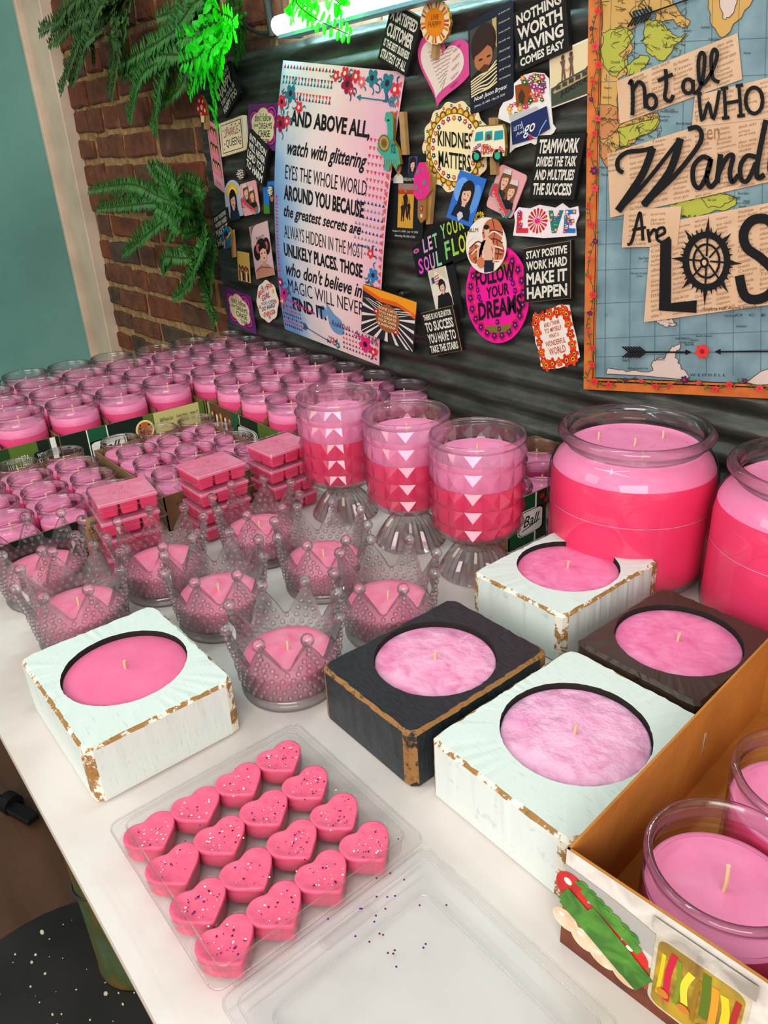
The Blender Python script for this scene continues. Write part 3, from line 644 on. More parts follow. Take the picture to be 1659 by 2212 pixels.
BKP = paint('black_block_paint', (34, 44, 52), (120, 96, 60), .27, .26, (3, 12, 3), (14, 16, 18), scra=1.4, bump=.7)  # black paint; the ceiling's bluish sheen is put into the base colour
BKE = paint('black_block_edge', (150, 104, 52), (30, 26, 24), .45, .7, (6, 6, 6), (80, 52, 28))
BNP = paint('brown_block_stain', (58, 40, 28), (96, 66, 40), .33, .38, (2, 16, 2), (36, 26, 20))
HOLE = flat('hole_dark', (26, 20, 16), 0.9)  # dark brown wall of the hole around the wax
def block(loc, sx, sy, h, hole, hr, label, body, edge, waxm, seed, name='wood_block_candle', wick_h=.009, e=.0026):
    r = thing(name, loc+(0,), label, 'candle', 'wood block candles'); random.seed(seed); hx, hy = sx/2, sy/2; n = 96
    hc = (hole[0]-loc[0], hole[1]-loc[1])
    def loop(k, z, c, jit=0.0):   # rectangle with cut corners, by angle around the hole
        P = []; X, Y = hx-k, hy-k
        for i in range(n):
            a = 2*pi*(i+.5)/n; dx, dy = cos(a), sin(a); ts = []
            if dx > 1e-9: ts.append((X-hc[0])/dx)
            if dx < -1e-9: ts.append((-X-hc[0])/dx)
            if dy > 1e-9: ts.append((Y-hc[1])/dy)
            if dy < -1e-9: ts.append((-Y-hc[1])/dy)
            for sx_ in (1, -1):
                for sy_ in (1, -1):
                    D = dx*sx_+dy*sy_
                    if D > 1e-9: ts.append((X+Y-c-(hc[0]*sx_+hc[1]*sy_))/D)
            t = min(ts); j = random.uniform(-jit, jit); P.append((hc[0]+dx*t+j, hc[1]+dy*t+j, z+random.uniform(-jit, jit)*.6))
        return P
    A = [(hc[0]+hr*cos(2*pi*(i+.5)/n)*(1+random.uniform(-.006, .006)), hc[1]+hr*sin(2*pi*(i+.5)/n)*(1+random.uniform(-.006, .006)), h) for i in range(n)]
    B = loop(e, h, .0045, .0006); C = loop(0, h-e*.9, .0045, .0005); D = loop(0, .0015, .0045); E_ = loop(.0015, 0.0, .0045)
    m = MB(); P = A+B+C+D+E_
    def band(a, b): return [[a*n+i, a*n+(i+1) % n, b*n+(i+1) % n, b*n+i] for i in range(n)]
    k0 = len(m.V); m.add(P, band(0, 1), body); m.V = m.V[:k0]; m.V += [tuple(m.map(*p)) for p in P]
    i0 = m.mi(edge)
    def more(fs, mat):
        i = m.mi(mat)
        for f in fs: m.F.append(f); m.I.append(i); m.SM.append(False)
    more(band(1, 2), edge)
    sides = band(2, 3); corner = []; plain = []
    for f in sides:
        p, q = P[3*n+f[0]-2*n], P[3*n+f[1]-2*n]; dx, dy = abs(p[0]-q[0]), abs(p[1]-q[1])
        (corner if min(dx, dy) > .0004 else plain).append(f)
    more(plain, body); more(corner, edge); more(band(3, 4), body); more([[4*n+i for i in range(n)][::-1]], body)
    bot = [(p[0], p[1], h-.020) for p in A]; m.add(A+bot, [[i, n+i, n+(i+1) % n, (i+1) % n] for i in range(n)], HOLE); m.add(bot, [list(range(n))], HOLE)
    m.build('wood_block', r)
    m = MB(); zt = h-.0042; q = hr-.0006
    m.lathe([(q, h-.0195), (q, zt-.0006), (q-.0012, zt), (q*.7, zt+.0002), (q*.35, zt+.0006), (.003, zt+.0012), (.0001, zt+.0018)], waxm, 64, c=hc); m.build('wax', r)
    m = MB(); m.tube([(hc[0], hc[1], zt+.0012), (hc[0]+.0003, hc[1], zt+wick_h*.6), (hc[0]+.0008, hc[1]+.0002, zt+wick_h)], .0012, WICK, 6); m.build('wick', r)
    return r
WAX_P2 = wax('wax_mottled', (250, 144, 190), (232, 100, 152), 48, bump=.3)
WAX_P3 = wax('wax_rose', (246, 118, 160), (240, 106, 150), 26, bump=.2)
bh_ = .048
block((-.5100, .1350), .145, .115, bh_, (-.512, .137), .0475, 'white painted wood block candle at left beside the heart wax tray', WHP, WHE, WAX_P3, 1)
block((-.3550, .3180), .107, .140, bh_, (-.356, .3195), .0470, 'glossy black wood block candle in the middle of the table', BKP, BKE, WAX_PALE, 2)
block((-.2355, .3300), .117, .148, bh_, (-.234, .3315), .0490, 'white painted wood block candle beside the vegetable-print tray', WHP, WHE, wax('wax_lilac', (252, 190, 220), (240, 150, 194), 60, bump=.6), 3)
block((-.3745, .4990), .105, .137, bh_, (-.374, .501), .0460, 'white painted wood block candle in front of the left large jar', WHP, WHE, WAX_P2, 4)
block((-.2440, .4705), .104, .119, bh_, (-.245, .471), .0470, 'dark brown stained wood block candle in front of right large jar', BNP, BNP, WAX_P2, 5)

# ------------------------------------------------------------------ stacked wax melts
def make_melt():
    r = thing('wax_melt_pack', (0, 0, 0), 'tmp', 'wax melts', 'stacked wax melt packs')
    wx, wy, hh = .027, .031, .0215
    m = MB()
    for i in range(2):
        for k in range(3):
            x0 = -wx+i*wx+.0008; y0 = -wy+k*(2*wy/3)+.0008
            out0 = rrect(x0+.0012, y0+.0012, x0+wx-.0028, y0+2*wy/3-.0028, .002, 3); out1 = rrect(x0, y0, x0+wx-.0016, y0+2*wy/3-.0016, .002, 3); n = len(out0)
            m.add([(p[0], p[1], .0025) for p in out0]+[(p[0], p[1], .0150) for p in out1], [[q, (q+1) % n, n+(q+1) % n, n+q] for q in range(n)]+[list(range(n))[::-1]], WAX_DEEP)
    m.box(-wx, -wy, .0145, wx, wy, .0185, WAX_CROWN, .0012); m.build('wax', r)
    m = MB()
    a = rrect(-wx-.002, -wy-.002, wx+.002, wy+.002, .003, 4); b = rrect(-wx-.0062, -wy-.0062, wx+.0062, wy+.0062, .004, 4); n = len(a)
    lo = rrect(-wx-.0006, -wy-.0006, wx+.0006, wy+.0006, .003, 4)
    P = [(p[0], p[1], .0006) for p in lo]+[(p[0], p[1], .0125) for p in a]+[(p[0], p[1], .0127) for p in b]+[(p[0], p[1], .0133) for p in b]+[(p[0], p[1], .0135) for p in a]+[(p[0], p[1], .0205) for p in lo]
    m.add(P, [[r_*n+q, r_*n+(q+1) % n, (r_+1)*n+(q+1) % n, (r_+1)*n+q] for r_ in range(5) for q in range(n)]+[list(range(n))[::-1], [5*n+q for q in range(n)]], PLASTIC)
    m.tube([(q_[0], q_[1], .0130) for q_ in b+[b[0]]], .0006, EDGE, 5); m.tube([(q_[0], q_[1], .0203) for q_ in lo+[lo[0]]], .0005, EDGE, 5); m.build('clamshell', r)
    m = MB(); random.seed(12)
    for _ in range(46):
        x, y = random.gauss(.004, .011), random.gauss(0, .014)
        if abs(x) < wx-.002 and abs(y) < wy-.002: m.ell(x, y, .0005, .0005, .0187, random.choice([GLIT2, GLIT3, GLIT2, GLIT1]), 5)
    o = m.build('glitter', r); o['kind'] = 'stuff'
    return r
melt0 = make_melt(); ft = True
for nm, (x, y), rt in (('left', (-.769, .244), -.16), ('middle', (-.7655, .350), .0), ('right', (-.7655, .442), .04)):
    for k in range(4):
        lab = 'clear pack of pink wax melt cubes, %s of the %s stack' % (['bottom', 'second from bottom', 'third from bottom', 'topmost'][k], nm)
        loc = (x+random.uniform(-.0012, .0012), y+random.uniform(-.0015, .0015), .0213*k); rr_ = rt+random.uniform(-.025, .025)
        if ft: melt0.location = loc; melt0.rotation_euler = (0, 0, rr_); melt0['label'] = lab; ft = False
        else: dup(melt0, loc, lab, None, rr_)

# ------------------------------------------------------------------ heart tray
def heart(k, q):   # point k of n on a heart of half width about q, notch at -x, tip at +x
    t = 2*pi*k/40
    X = 16*sin(t)**3; Y = 13*cos(t)-5*cos(2*t)-2*cos(3*t)-cos(4*t)
    a, b = -(Y+2.5)/14.5, X/16*1.06; c = .42
    return ((a*(1-c)+cos(t+pi)*c*1.02)*q, (b*(1-c)+sin(t)*c*1.08)*q)
HX = [-.3760, -.3425, -.3090, -.2775]; HYs = [.0925, .1245, .1570, .1895]
r = thing('clear_heart_tray', (-.327, .146, 0), 'open clear plastic clamshell tray of sixteen heart shaped wax melts', 'tray')
m = MB(); x0, x1, y0, y1 = -.0745, .0705, -.0725, .0725
def loop_(i, rad): return rrect(x0+i, y0+i, x1-i, y1-i, rad, 5)
L = [(loop_(0, .007), .0140), (loop_(0, .007), .0152), (loop_(.004, .006), .0152), (loop_(.005, .006), .0175), (loop_(.008, .006), .0175), (loop_(.0095, .005), .0040), (loop_(.0105, .005), .0032)]
n = len(L[0][0]); m.add([(p[0], p[1], z) for lp, z in L for p in lp], [[a*n+k, a*n+(k+1) % n, (a+1)*n+(k+1) % n, (a+1)*n+k] for a in range(len(L)-1) for k in range(n)]+[[(len(L)-1)*n+k for k in range(n)]], PLASTIC, False)
m.tube([(p[0], p[1], .0149) for p in L[0][0]+[L[0][0][0]]], .0008, EDGE, 6); m.tube([(p[0], p[1], .0176) for p in L[4][0]+[L[4][0][0]]], .0008, EDGE, 6)
m.build('tray_base', r)
m = MB()
for i in range(4):
    for k in range(4):
        cx, cy = HX[i]+.327, HYs[k]-.146; P = [heart(q, .0164) for q in range(40)]
        m.add([(cx+p[0]*.96, cy+p[1]*.96, .0034) for p in P]+[(cx+p[0], cy+p[1], .0145) for p in P]+[(cx+p[0]*1.06, cy+p[1]*1.06, .0152) for p in P], [[a*40+q, a*40+(q+1) % 40, (a+1)*40+(q+1) % 40, (a+1)*40+q] for a in range(2) for q in range(40)], PLASTIC, True)
m.build('heart_sockets', r)
m = MB(); lx0, lx1 = .0715, .213
def loop2(i, rad): return rrect(lx0+i, y0+i+.001, lx1-i, y1-i-.001, rad, 5)
L = [(loop2(0, .007), .0110), (loop2(0, .007), .0120), (loop2(.006, .006), .0120), (loop2(.008, .006), .0030), (loop2(.018, .006), .0024), (loop2(.020, .006), .0012)]
n = len(L[0][0]); m.add([(p[0], p[1], z) for lp, z in L for p in lp], [[a*n+k, a*n+(k+1) % n, (a+1)*n+(k+1) % n, (a+1)*n+k] for a in range(len(L)-1) for k in range(n)]+[[(len(L)-1)*n+k for k in range(n)]], thin_glass('lid_plastic', (.93, .94, .955), (.55, .55, .60), .14, bl=.3), False)
m.tube([(p[0], p[1], .0117) for p in L[0][0]+[L[0][0][0]]], .0008, EDGE, 6); m.tube([(p[0], p[1], .0122) for p in L[2][0]+[L[2][0][0]]], .0007, EDGE, 6); m.tube([(p[0], p[1], .0026) for p in L[4][0]+[L[4][0][0]]], .0007, EDGE, 6)
m.box(.0700, y0+.01, .0120, .0725, y1-.01, .0130, PLASTIC)
m.poly(rrect(.0785, -.016, .0885, .022, .004, 5), .0124, PLASTIC); m.poly(rrect(.0800, -.0135, .0870, .0195, .003, 5), .0128, PLASTIC)
m.build('lid', r)
m = MB(); random.seed(9)
for _ in range(26):
    x, y = random.uniform(.070, .12), random.gauss(.025, .022)
    if abs(y) < .06: m.ell(x, y, .0007, .0007, .0126 if x < .092 else .0032, random.choice([GLIT1, GLIT2, GLIT2]), 6)
for _ in range(40): m.ell(random.uniform(-.06, .06), random.uniform(-.06, .06), .0006, .0006, .0156, random.choice([GLIT1, GLIT2, GLIT3]), 6)
o = m.build('spilled_glitter', r); o['kind'] = 'stuff'
# sixteen hearts
for i in range(4):
    for k in range(4):
        random.seed(i*7+k)
        hr_ = thing('wax_heart', (HX[i], HYs[k], .0036), 'pink glitter wax heart, %s from white block in the %s row from table edge' % (ORD[i], ORD[k]), 'wax heart', 'wax hearts in the clear tray', random.uniform(-.05, .05))
        m = MB(); P = [heart(q, .0157) for q in range(40)]
        L = [(.95, 0.0), (.985, .0115), (1.0, .0142), (.985, .0154), (.93, .0157), (.80, .0149), (.45, .0143)]
        V = [(p[0]*s_, p[1]*s_, z*.80) for s_, z in L for p in P]
        m.add(V, [[a*40+q, a*40+(q+1) % 40, (a+1)*40+(q+1) % 40, (a+1)*40+q] for a in range(len(L)-1) for q in range(40)]+[[(len(L)-1)*40+q for q in range(40)]], WAX_HEART, True)
        m.add([(p[0]*.93, p[1]*.93, 0) for p in P], [list(range(40))[::-1]], WAX_HEART)
        m.build('wax_body', hr_)
        m = MB()
        for _ in range(random.randint(14, 34)):
            a, q = random.uniform(0, 6.28), .0115*math.sqrt(random.random()); x, y = q*cos(a)*.9+.0005, q*sin(a)
            if x < -.006 and abs(y) < .003: continue
            s_ = random.choice([.00035, .0004, .0005, .0007]); zz = .0144+.0016*max(0, (math.hypot(x, y)-.006))/.008
            m.ell(x, y, s_, s_, zz*.80+.0005, random.choice([GLIT1, GLIT2, GLIT2, GLIT3, GLIT3]), 6)
        o = m.build('glitter', hr_); o['kind'] = 'stuff'

# ------------------------------------------------------------------ cards, magnets and stickers on the metal sheet
c1 = lambda x, y: (x*.3737, y*.3737)
c2 = lambda x, y: (420+x*.3165, 100+y*.3165)
c3 = lambda x, y: (800+x*.2954, y*.2954)
c4 = lambda x, y: (800+x*.2954, 380+y*.2954)
c5 = lambda x, y: (1240+x*.3979, y*.3979)
c0 = lambda x, y: (x, y)
class Card(MB):
    """a card on the wall given by its four corners; a and b run from -1 to 1, h is the distance from the wall"""
    def __init__(s, fn, quad, off=0.0):
        TL, TR, BR, BL = [wallpt(*fn(*p)) for p in quad]
        u = ((TR-TL)+(BR-BL))/4; v = ((TL-BL)+(TR-BR))/4; s.c = (TL+TR+BR+BL)/4+Vector((0, .0015-off, 0))
        super().__init__(u, v, (0, -1, 0)); s.step = 6e-7
    def done(s, name, label, cat, group=None):
        return tag(s.build(name, None, s.c), label, cat, group)
R1 = [(-1, -1), (1, -1), (1, 1), (-1, 1)]
def rcard(q=.12, qy=None): return rrect(-1, -1, 1, 1, q, 4, qy or q)
PALE = ink((222, 214, 200)); TAN = ink((172, 128, 72)); GOLD = flat('gold_glitter', (186, 142, 46), 0.3, 0.6); PIN = noisy('clothespin_wood', [(.3, (150, 112, 62)), (.7, (186, 146, 92))], 40, 4, .7)
def face(m, cx, cy, s, h, hair, skin, shirt, asp=1.0, long=False):
    """a small printed person: shoulders, hair, face"""
    k = asp
    m.poly([(cx-s*1.5, cy-s*2.6*k), (cx-s*1.25, cy-s*1.5*k), (cx-s*.5, cy-s*1.1*k), (cx+s*.5, cy-s*1.1*k), (cx+s*1.25, cy-s*1.5*k), (cx+s*1.5, cy-s*2.6*k)], h, shirt)
    m.ell(cx, cy+s*.15*k, s*1.05, s*1.2*k, h+.0001, hair, 20)
    if long: m.rect(cx-s*1.05, cy-s*1.5*k, cx-s*.5, cy+s*.2*k, h+.0001, hair); m.rect(cx+s*.5, cy-s*1.5*k, cx+s*1.05, cy+s*.2*k, h+.0001, hair)
    m.rect(cx-s*.3, cy-s*1.35*k, cx+s*.3, cy-s*.6*k, h+.0002, skin)
    m.ell(cx, cy-s*.18*k, s*.68, s*.9*k, h+.0003, skin, 18)
    m.poly([(cx-s*.85, cy+s*.05*k), (cx-s*.9, cy+s*.9*k), (cx+s*.9, cy+s*.9*k), (cx+s*.85, cy+s*.05*k), (cx+s*.4, cy+s*.42*k), (cx-s*.1, cy+s*.28*k)], h+.0004, hair)
    for q in (-1, 1): m.ell(cx+q*s*.28, cy-s*.1*k, s*.1, s*.06*k, h+.0005, BLACK, 8)
    m.stroke([(cx-s*.25, cy-s*.6*k), (cx, cy-s*.68*k), (cx+s*.25, cy-s*.6*k)], s*.12*m.u.length, h+.0005, ink((150, 60, 60)), 3)
SK1, SK2, SK3 = ink((226, 176, 150)), ink((206, 150, 116)), ink((178, 110, 70)); HAIRD = ink((34, 26, 24)); HAIRB = ink((120, 74, 40)); DENIM = ink((36, 44, 60))
def boxsign(name, fn, quad, off, lines, label, thick=.007, edge=None, shearx=0):
    """little black box sign with worn cream lettering; lines = (text, height)"""
    m = Card(fn, quad, off); e = edge or ink((60, 48, 34))
    m.slab(R1, 0, thick-.0006, e, BLACK); m.slab([(-.985, -.985), (.985, -.985), (.985, .985), (-.985, .985)], thick-.0006, thick, ink((27, 26, 26)), e)
    tot = sum(h for _, h in lines); gap = .16; y = .88; H = 1.76-gap*(len(lines)-1)*.55
    for t, h in lines:
        hh = H*h/tot; m.text(t, -.86, y-hh, .86, y, thick+.0002, PALE, 0, .034); y -= hh+gap*.55
    random.seed(len(label))
    for _ in range(26): m.stroke([(x := random.uniform(-.9, .9), y := random.uniform(-.9, .9)), (x+random.uniform(.02, .1), y+random.uniform(-.02, .02))], .0005, thick+.0004, ink((27, 26, 26)), 1)
    return m.done(name, label, 'sign', 'black lettered box sign magnets')
boxsign('box_sign', c3, [(200, 25), (415, 140), (295, 565), (85, 430)], .0030, [('A SATISFIED', 1.1), ('CUSTOMER', 1.3), ('IS THE BEST BUSINESS', .75), ('STRATEGY OF ALL', .95)], 'tilted black box sign reading A SATISFIED CUSTOMER, under the lamp tube')
boxsign('box_sign', c3, [(1062, 85), (1450, -80), (1475, 345), (1108, 545)], .0005, [('NOTHING', 1), ('WORTH', 1.2), ('HAVING', 1.2), ('COMES EASY', .8)], 'black box sign reading NOTHING WORTH HAVING COMES EASY')
boxsign('box_sign', c0, [(1168, 292), (1272, 288), (1245, 430), (1150, 428)], .0005, [('TEAMWORK', 1.25), ('DIVIDES THE TASK', .9), ('AND MULTIPLIES', .95), ('THE SUCCESS', 1.1)], 'black box sign reading TEAMWORK DIVIDES THE TASK')
boxsign('box_sign', c0, [(1140, 535), (1243, 518), (1243, 642), (1142, 652)], .0030, [('STAY POSITIVE', .8), ('WORK HARD', .9), ('MAKE IT', 1.2), ('HAPPEN', 1.2)], 'black box sign STAY POSITIVE WORK HARD, right of the pink oval', edge=TAN)
boxsign('box_sign', c0, [(918, 672), (987, 660), (1008, 752), (938, 770)], .0035, [('THERE IS NO ELEVATOR', .65), ('TO SUCCESS', 1.1), ('YOU HAVE TO', 1.1), ('TAKE THE STAIRS', .85)], 'black box sign reading THERE IS NO ELEVATOR TO SUCCESS', edge=TAN)
boxsign('box_sign', c2, [(155, 275), (245, 100), (332, 320), (225, 490)], .0005, [('MAKE SOMEONE', .7), ('HAPPY', 1.5), ("THEN YOU'LL BE", .7), ('HAPPY TOO', 1.0)], 'tilted black box sign MAKE SOMEONE HAPPY below the bright fern')
boxsign('box_sign', c2, [(405, 565), (535, 700), (495, 960), (370, 815)], .0030, [('INTUITION', .8), ('WILL NEVER', .8), ('LEAD YOU', 1.0), ('TO HARM', 1.0)], 'tilted black box sign INTUITION WILL NEVER LEAD YOU TO HARM')
boxsign('box_sign', c2, [(145, 1160), (235, 1100), (270, 1320), (178, 1387)], .0005, [('STAY POSITIVE', .7), ('WORK HARD', .8), ('MAKE IT', 1.2), ('HAPPEN', 1.2)], 'small black box sign STAY POSITIVE at far left, behind rainbow clip')
# sparkle queen
m = Card(c2, [(188, 530), (355, 468), (372, 705), (212, 755)], .0005)
m.slab(rcard(.06), 0, .008, ink((226, 206, 168)), ink((232, 216, 186)))
for q, c in ((.84, BLACK), (.80, ink((230, 212, 174)))): m.rect(-q, -q, q, q, .0083+.0002*(q < .82), c)
m.text('SPARKLE', -.55, .08, .6, .55, .0088, ink((150, 62, 76)), .15, .0); m.text('QUEEN', -.5, -.62, .6, -.08, .0088, BLACK, 0, .0)
for k in range(12): m.flower([-.65, .7, -.6, .68, .1, -.62, .72, .66, -.68, .4, -.3, .7][k], [.5, .6, .1, .2, .68, -.3, -.2, -.55, -.6, .66, .6, -.4][k], .06, .0088, [ink((150, 62, 76)), BLACK][k % 2], CREAM, 4)
m.done('sparkle_sign', 'cream square magnet reading SPARKLE QUEEN with dark border', 'sign')
# two purple dream magnets
def dreams(quad, off, label):
    m = Card(c2, quad, off); PUR = ink((98, 44, 104)); MAG = ink((214, 40, 140)); DP = ink((60, 34, 78))
    m.slab(R1, 0, .003, PUR)
    for k in range(4):
        cx, cy = [(-.9, .6), (.9, .9), (.9, -.7), (-.9, -.8)][k]
        for q, cc in ((.75, DP), (.62, MAG), (.5, PUR), (.4, DP), (.3, MAG)): m.ell(max(-1, min(1, cx))*.62, cy*.62, q*.5, q*.5, .0032+.0002*(1-q), cc, 16)
    for k in range(6): a = k*pi/3+.5; m.ell(.03+.42*cos(a), .42*sin(a), .44, .44, .0036, MAG, 20)
    for k in range(6): a = k*pi/3+.5; m.ell(.03+.42*cos(a), .42*sin(a), .40, .40, .0039, ink((214, 206, 160)), 20)
    m.ell(.03, 0, .5, .5, .0039, ink((214, 206, 160)), 20)
    m.text("don't follow", -.5, .25, .6, .6, .0043, BLACK, .1); m.text('your', -.55, -.02, -.25, .14, .0043, BLACK); m.text('DREAMS', -.2, -.06, .66, .2, .0043, BLACK); m.text('CHASE', -.25, -.42, .55, -.12, .0043, BLACK, 0, .01); m.text('THEM', .0, -.7, .5, -.5, .0043, BLACK)
    return m.done('dream_magnet', label, 'magnet', 'purple dream magnets')
dreams([(375, 392), (582, 388), (570, 710), (372, 710)], .0005, "upper purple magnet DON'T FOLLOW YOUR DREAMS, partly behind the quote poster")
dreams([(205, 1630), (385, 1705), (425, 1965), (245, 1880)], .0005, "lower tilted purple magnet DON'T FOLLOW YOUR DREAMS near the jars")
# photo booth strip
m = Card(c1, [(1185, 690), (1258, 720), (1298, 1130), (1243, 1060)], .0005); m.slab(R1, 0, .0008, ink((206, 150, 158)))
for k in range(3):
    y = .78-.5*k; m.rect(-.85, y-.36, .85, y+.1, .0011, ink((176, 104, 100)))
    for q in (-.45, .0, .45): m.ell(q, y-.02, .2, .11, .0014, HAIRD, 12); m.ell(q, y-.06, .14, .08, .0017, SK2, 12); m.rect(q-.22, y-.34, q+.22, y-.15, .0014, [ink((226, 120, 140)), HAIRD, ink((190, 60, 80))][int(q*2) % 3])
m.text('love', -.5, -.86, .4, -.76, .0012, ink((190, 60, 90)), .3); m.done('photo_strip', 'pink photo booth strip hanging below red mushroom clip', 'photo')
def pin(m, x0, y0, x1, y1, w, h):
    m.slab([(x0-w, y0), (x0+w, y0), (x1+w, y1), (x1-w, y1)], h, h+.006, PIN)
def clip(name, label, fn, quad, off, art, pinargs):
    m = Card(fn, quad, off); r = tag(bpy.data.objects.new(name, None), label, 'clip', None); COL.objects.link(r); r.location = m.c; r.empty_display_size = .02
    pin(m, *pinargs); m.build('clothespin', r)
    m = Card(fn, quad, off); art(m); m.build('ornament', r); return r
def art_redmush(m):
    m.slab([(-.9, .0), (-.8, .5), (-.3, .95), (.2, .9), (.8, .45), (.95, -.05), (.4, -.2), (-.4, -.2)], .007, .011, ink((190, 26, 22)), GOLD)
    for x, y, q in [(-.35, .6, .14), (.3, .6, .13), (-.6, .15, .15), (.05, .25, .2), (.6, .1, .15), (-.1, -.1, .1)]: m.ell(x, y, q, q*.75, .0113, ink((236, 222, 190)), 14)
    m.slab([(-.35, -.2), (.35, -.2), (.25, -.6), (-.25, -.6)], .007, .010, ink((236, 210, 170)), GOLD)
clip('mushroom_clip', 'clothespin clip with red white-spotted mushroom at upper left of sheet', c2, [(45, 320), (120, 330), (130, 570), (55, 560)], .0015, art_redmush, (.1, .3, .15, -1.0, .3, 0.0005))
GEM = flat('rhinestone', (240, 230, 215), .08, .3)
def rhine(quad, label):
    m = Card(c2, quad, .001); m.slab([(.9*cos(k*pi/8), .9*sin(k*pi/8)) for k in range(16)], 0, .003, ink((70, 58, 44)))
    random.seed(4)
    for k in range(19):
        a = k*2.4; q = .78*math.sqrt(k/19); x, y = q*cos(a), q*sin(a); s_ = .0014
        P = [m.map(x, y, .006)]+[m.map(x, y, .003)+Vector((s_*cos(i*pi/3), 0, s_*sin(i*pi/3))) for i in range(6)]
        m.raw(P, [[0, 1+i, 1+(i+1) % 6] for i in range(6)], GEM)
    m.done('rhinestone_magnet', label, 'magnet', 'rhinestone magnets')
rhine([(292, 830), (350, 820), (355, 915), (295, 920)], 'cluster of rhinestones magnet above the boy portrait card at left')
rhine([(508, 945), (545, 940), (548, 1030), (508, 1030)], 'small rhinestone magnet at left edge of the quote poster')
# portrait cards
m = Card(c2, [(205, 930), (305, 895), (340, 1155), (225, 1180)], .0020)
m.slab([(-1, -1), (1, -1), (1, .2)]+[(cos(k*pi/10)*1, .25+.75*sin(k*pi/10)) for k in range(11)]+[(-1, .2)], 0, .0012, ink((176, 186, 206)))
for q, cc in ((.8, (200, 180, 90)), (.66, (236, 180, 60)), (.52, (240, 210, 120))): m.ell(0, .2, q, q*.85, .0014+.0002*(1-q), ink(cc), 24, 0, pi)
face(m, .05, -.05, .42, .0019, HAIRD, SK1, DENIM, 1.0, True); m.done('portrait_magnet', 'portrait of dark haired person before rainbow arch, far left cluster', 'photo')
RIB1, RIB2 = ink((206, 60, 70)), ink((46, 150, 146))
def ribbon_pic(fn, quad, off, label, rot):
    m = Card(fn, quad, off); m.slab(rcard(.2), 0, .0012, ink((226, 160, 160)))
    face(m, -.3, .45, .34, .0014, HAIRB, SK1, ink((60, 40, 34)), 1.0, True); face(m, .38, .15, .32, .002, HAIRB, SK1, ink((30, 26, 30)), 1.0, True)
    for q in ((-.3, .45), (.38, .15)): m.poly([(q[0]-.3, q[1]+.25), (q[0]+.3, q[1]+.3), (q[0]+.2, q[1]+.52), (q[0]-.25, q[1]+.45)], .0026, ink((210, 200, 200)))
    B_ = [(-1.0, .1), (-.55, .2), (-.45, -.15), (.55, -.75), (.9, -.6), (.75, -1.05), (.35, -1.0), (-.6, -.42), (-1.0, -.45)]
    m.slab(B_, .0012, .0034, RIB2); m.poly([(x*.92-.01, y*.92-.01) for x, y in B_], .0037, RIB1); m.text('Graduation 2023', -.75, -.36, .6, -.14, .0040, PALE, .3, 0, -.55)
    m.done('ribbon_photo', label, 'photo', 'photos with red ribbon banner')
ribbon_pic(c2, [(310, 945), (425, 908), (452, 1135), (345, 1160)], .0020, 'pink photo of two girls in caps with ribbon, far left cluster', 0)
ribbon_pic(c0, [(1085, 352), (1141, 381), (1107, 472), (1050, 446)], .0020, 'pink photo of two girls in caps with ribbon, below van clip', 0)
m = Card(c2, [(462, 925), (550, 920), (550, 1140), (480, 1145)], .0005); m.slab(R1, 0, .001, ink((40, 110, 190))); m.poly([(-1, -.3), (-.2, -.5), (.3, -.2), (1, -.4), (1, -1), (-1, -1)], .0012, ink((60, 130, 50))); m.ell(.5, .15, .45, .45, .0014, HAIRD, 16); m.rect(.0, -1, 1, -.1, .0013, HAIRD); m.ell(.5, .05, .3, .32, .0017, SK3, 14); m.done('beach_photo', 'blue sky photo mostly hidden behind left edge of quote poster', 'photo')
def art_rainbow(m):
    m.slab([(cos(k*pi/12)*.95, sin(k*pi/12)*.95) for k in range(24)], .007, .011, ink((20, 110, 160)), GOLD)
    for q, cc in ((.8, (20, 150, 170)), (.6, (14, 60, 130)), (.4, (20, 30, 60))): m.ell(-.05, .25, q*.8, q*.75, .0113+.0003*(1-q), ink(cc), 20)
    m.stroke([(-.9, -.5), (-.3, -.2), (.3, .05), (.9, .4)], .004, .0118, ink((230, 190, 30))); m.ell(-.1, .0, .2, .25, .0120, ink((180, 40, 60)), 12); m.rect(-.5, -.85, -.2, -.35, .0120, ink((226, 150, 130)))
clip('rainbow_clip', 'clothespin clip with round blue ornament over small STAY POSITIVE sign', c2, [(235, 1230), (305, 1215), (305, 1370), (240, 1390)], .0065, art_rainbow, (.5, .6, .8, -1.8, .18, .0005))
m = Card(c2, [(290, 1400), (378, 1405), (385, 1620), (310, 1590)], .0020); m.slab(R1, 0, .001, ink((206, 170, 84)))
for k in range(6): m.ell(-.7+.28*k, -.1-.1*(k % 2), .13, .22, .0013, HAIRD, 10); m.rect(-.83+.28*k, -.95, -.57+.28*k, -.3-.1*(k % 2), .0014, [ink((120, 60, 40)), ink((230, 210, 150)), HAIRD][k % 3]); m.ell(-.7+.28*k, -.16-.1*(k % 2), .09, .12, .0016, SK3, 10)
m.done('group_photo', 'yellow tinted group photo hanging under rainbow clip', 'photo')
m = Card(c2, [(375, 1235), (493, 1190), (550, 1560), (420, 1590)], .0005); m.slab(R1, 0, .001, ink((206, 176, 176)))
for k in range(8): m.poly([(-1, .3+.09*k), (-1, .33+.09*k), (-.75+.09*k, 1), (-.8+.09*k, 1)], .0012, ink((120, 90, 90)))
m.text('FEARLESS', -.4, .42, .5, .56, .0013, ink((90, 60, 64)))
m.ell(-.5, -.02, .36, .3, .0013, HAIRD, 18); m.ell(.62, .12, .34, .32, .0013, HAIRD, 18); m.ell(.05, .1, .62, .36, .0015, HAIRD, 20); m.ell(-.3, .12, .22, .18, .0018, ink((186, 90, 100)), 14); m.ell(.62, .14, .14, .16, .0018, ink((186, 90, 100)), 12)
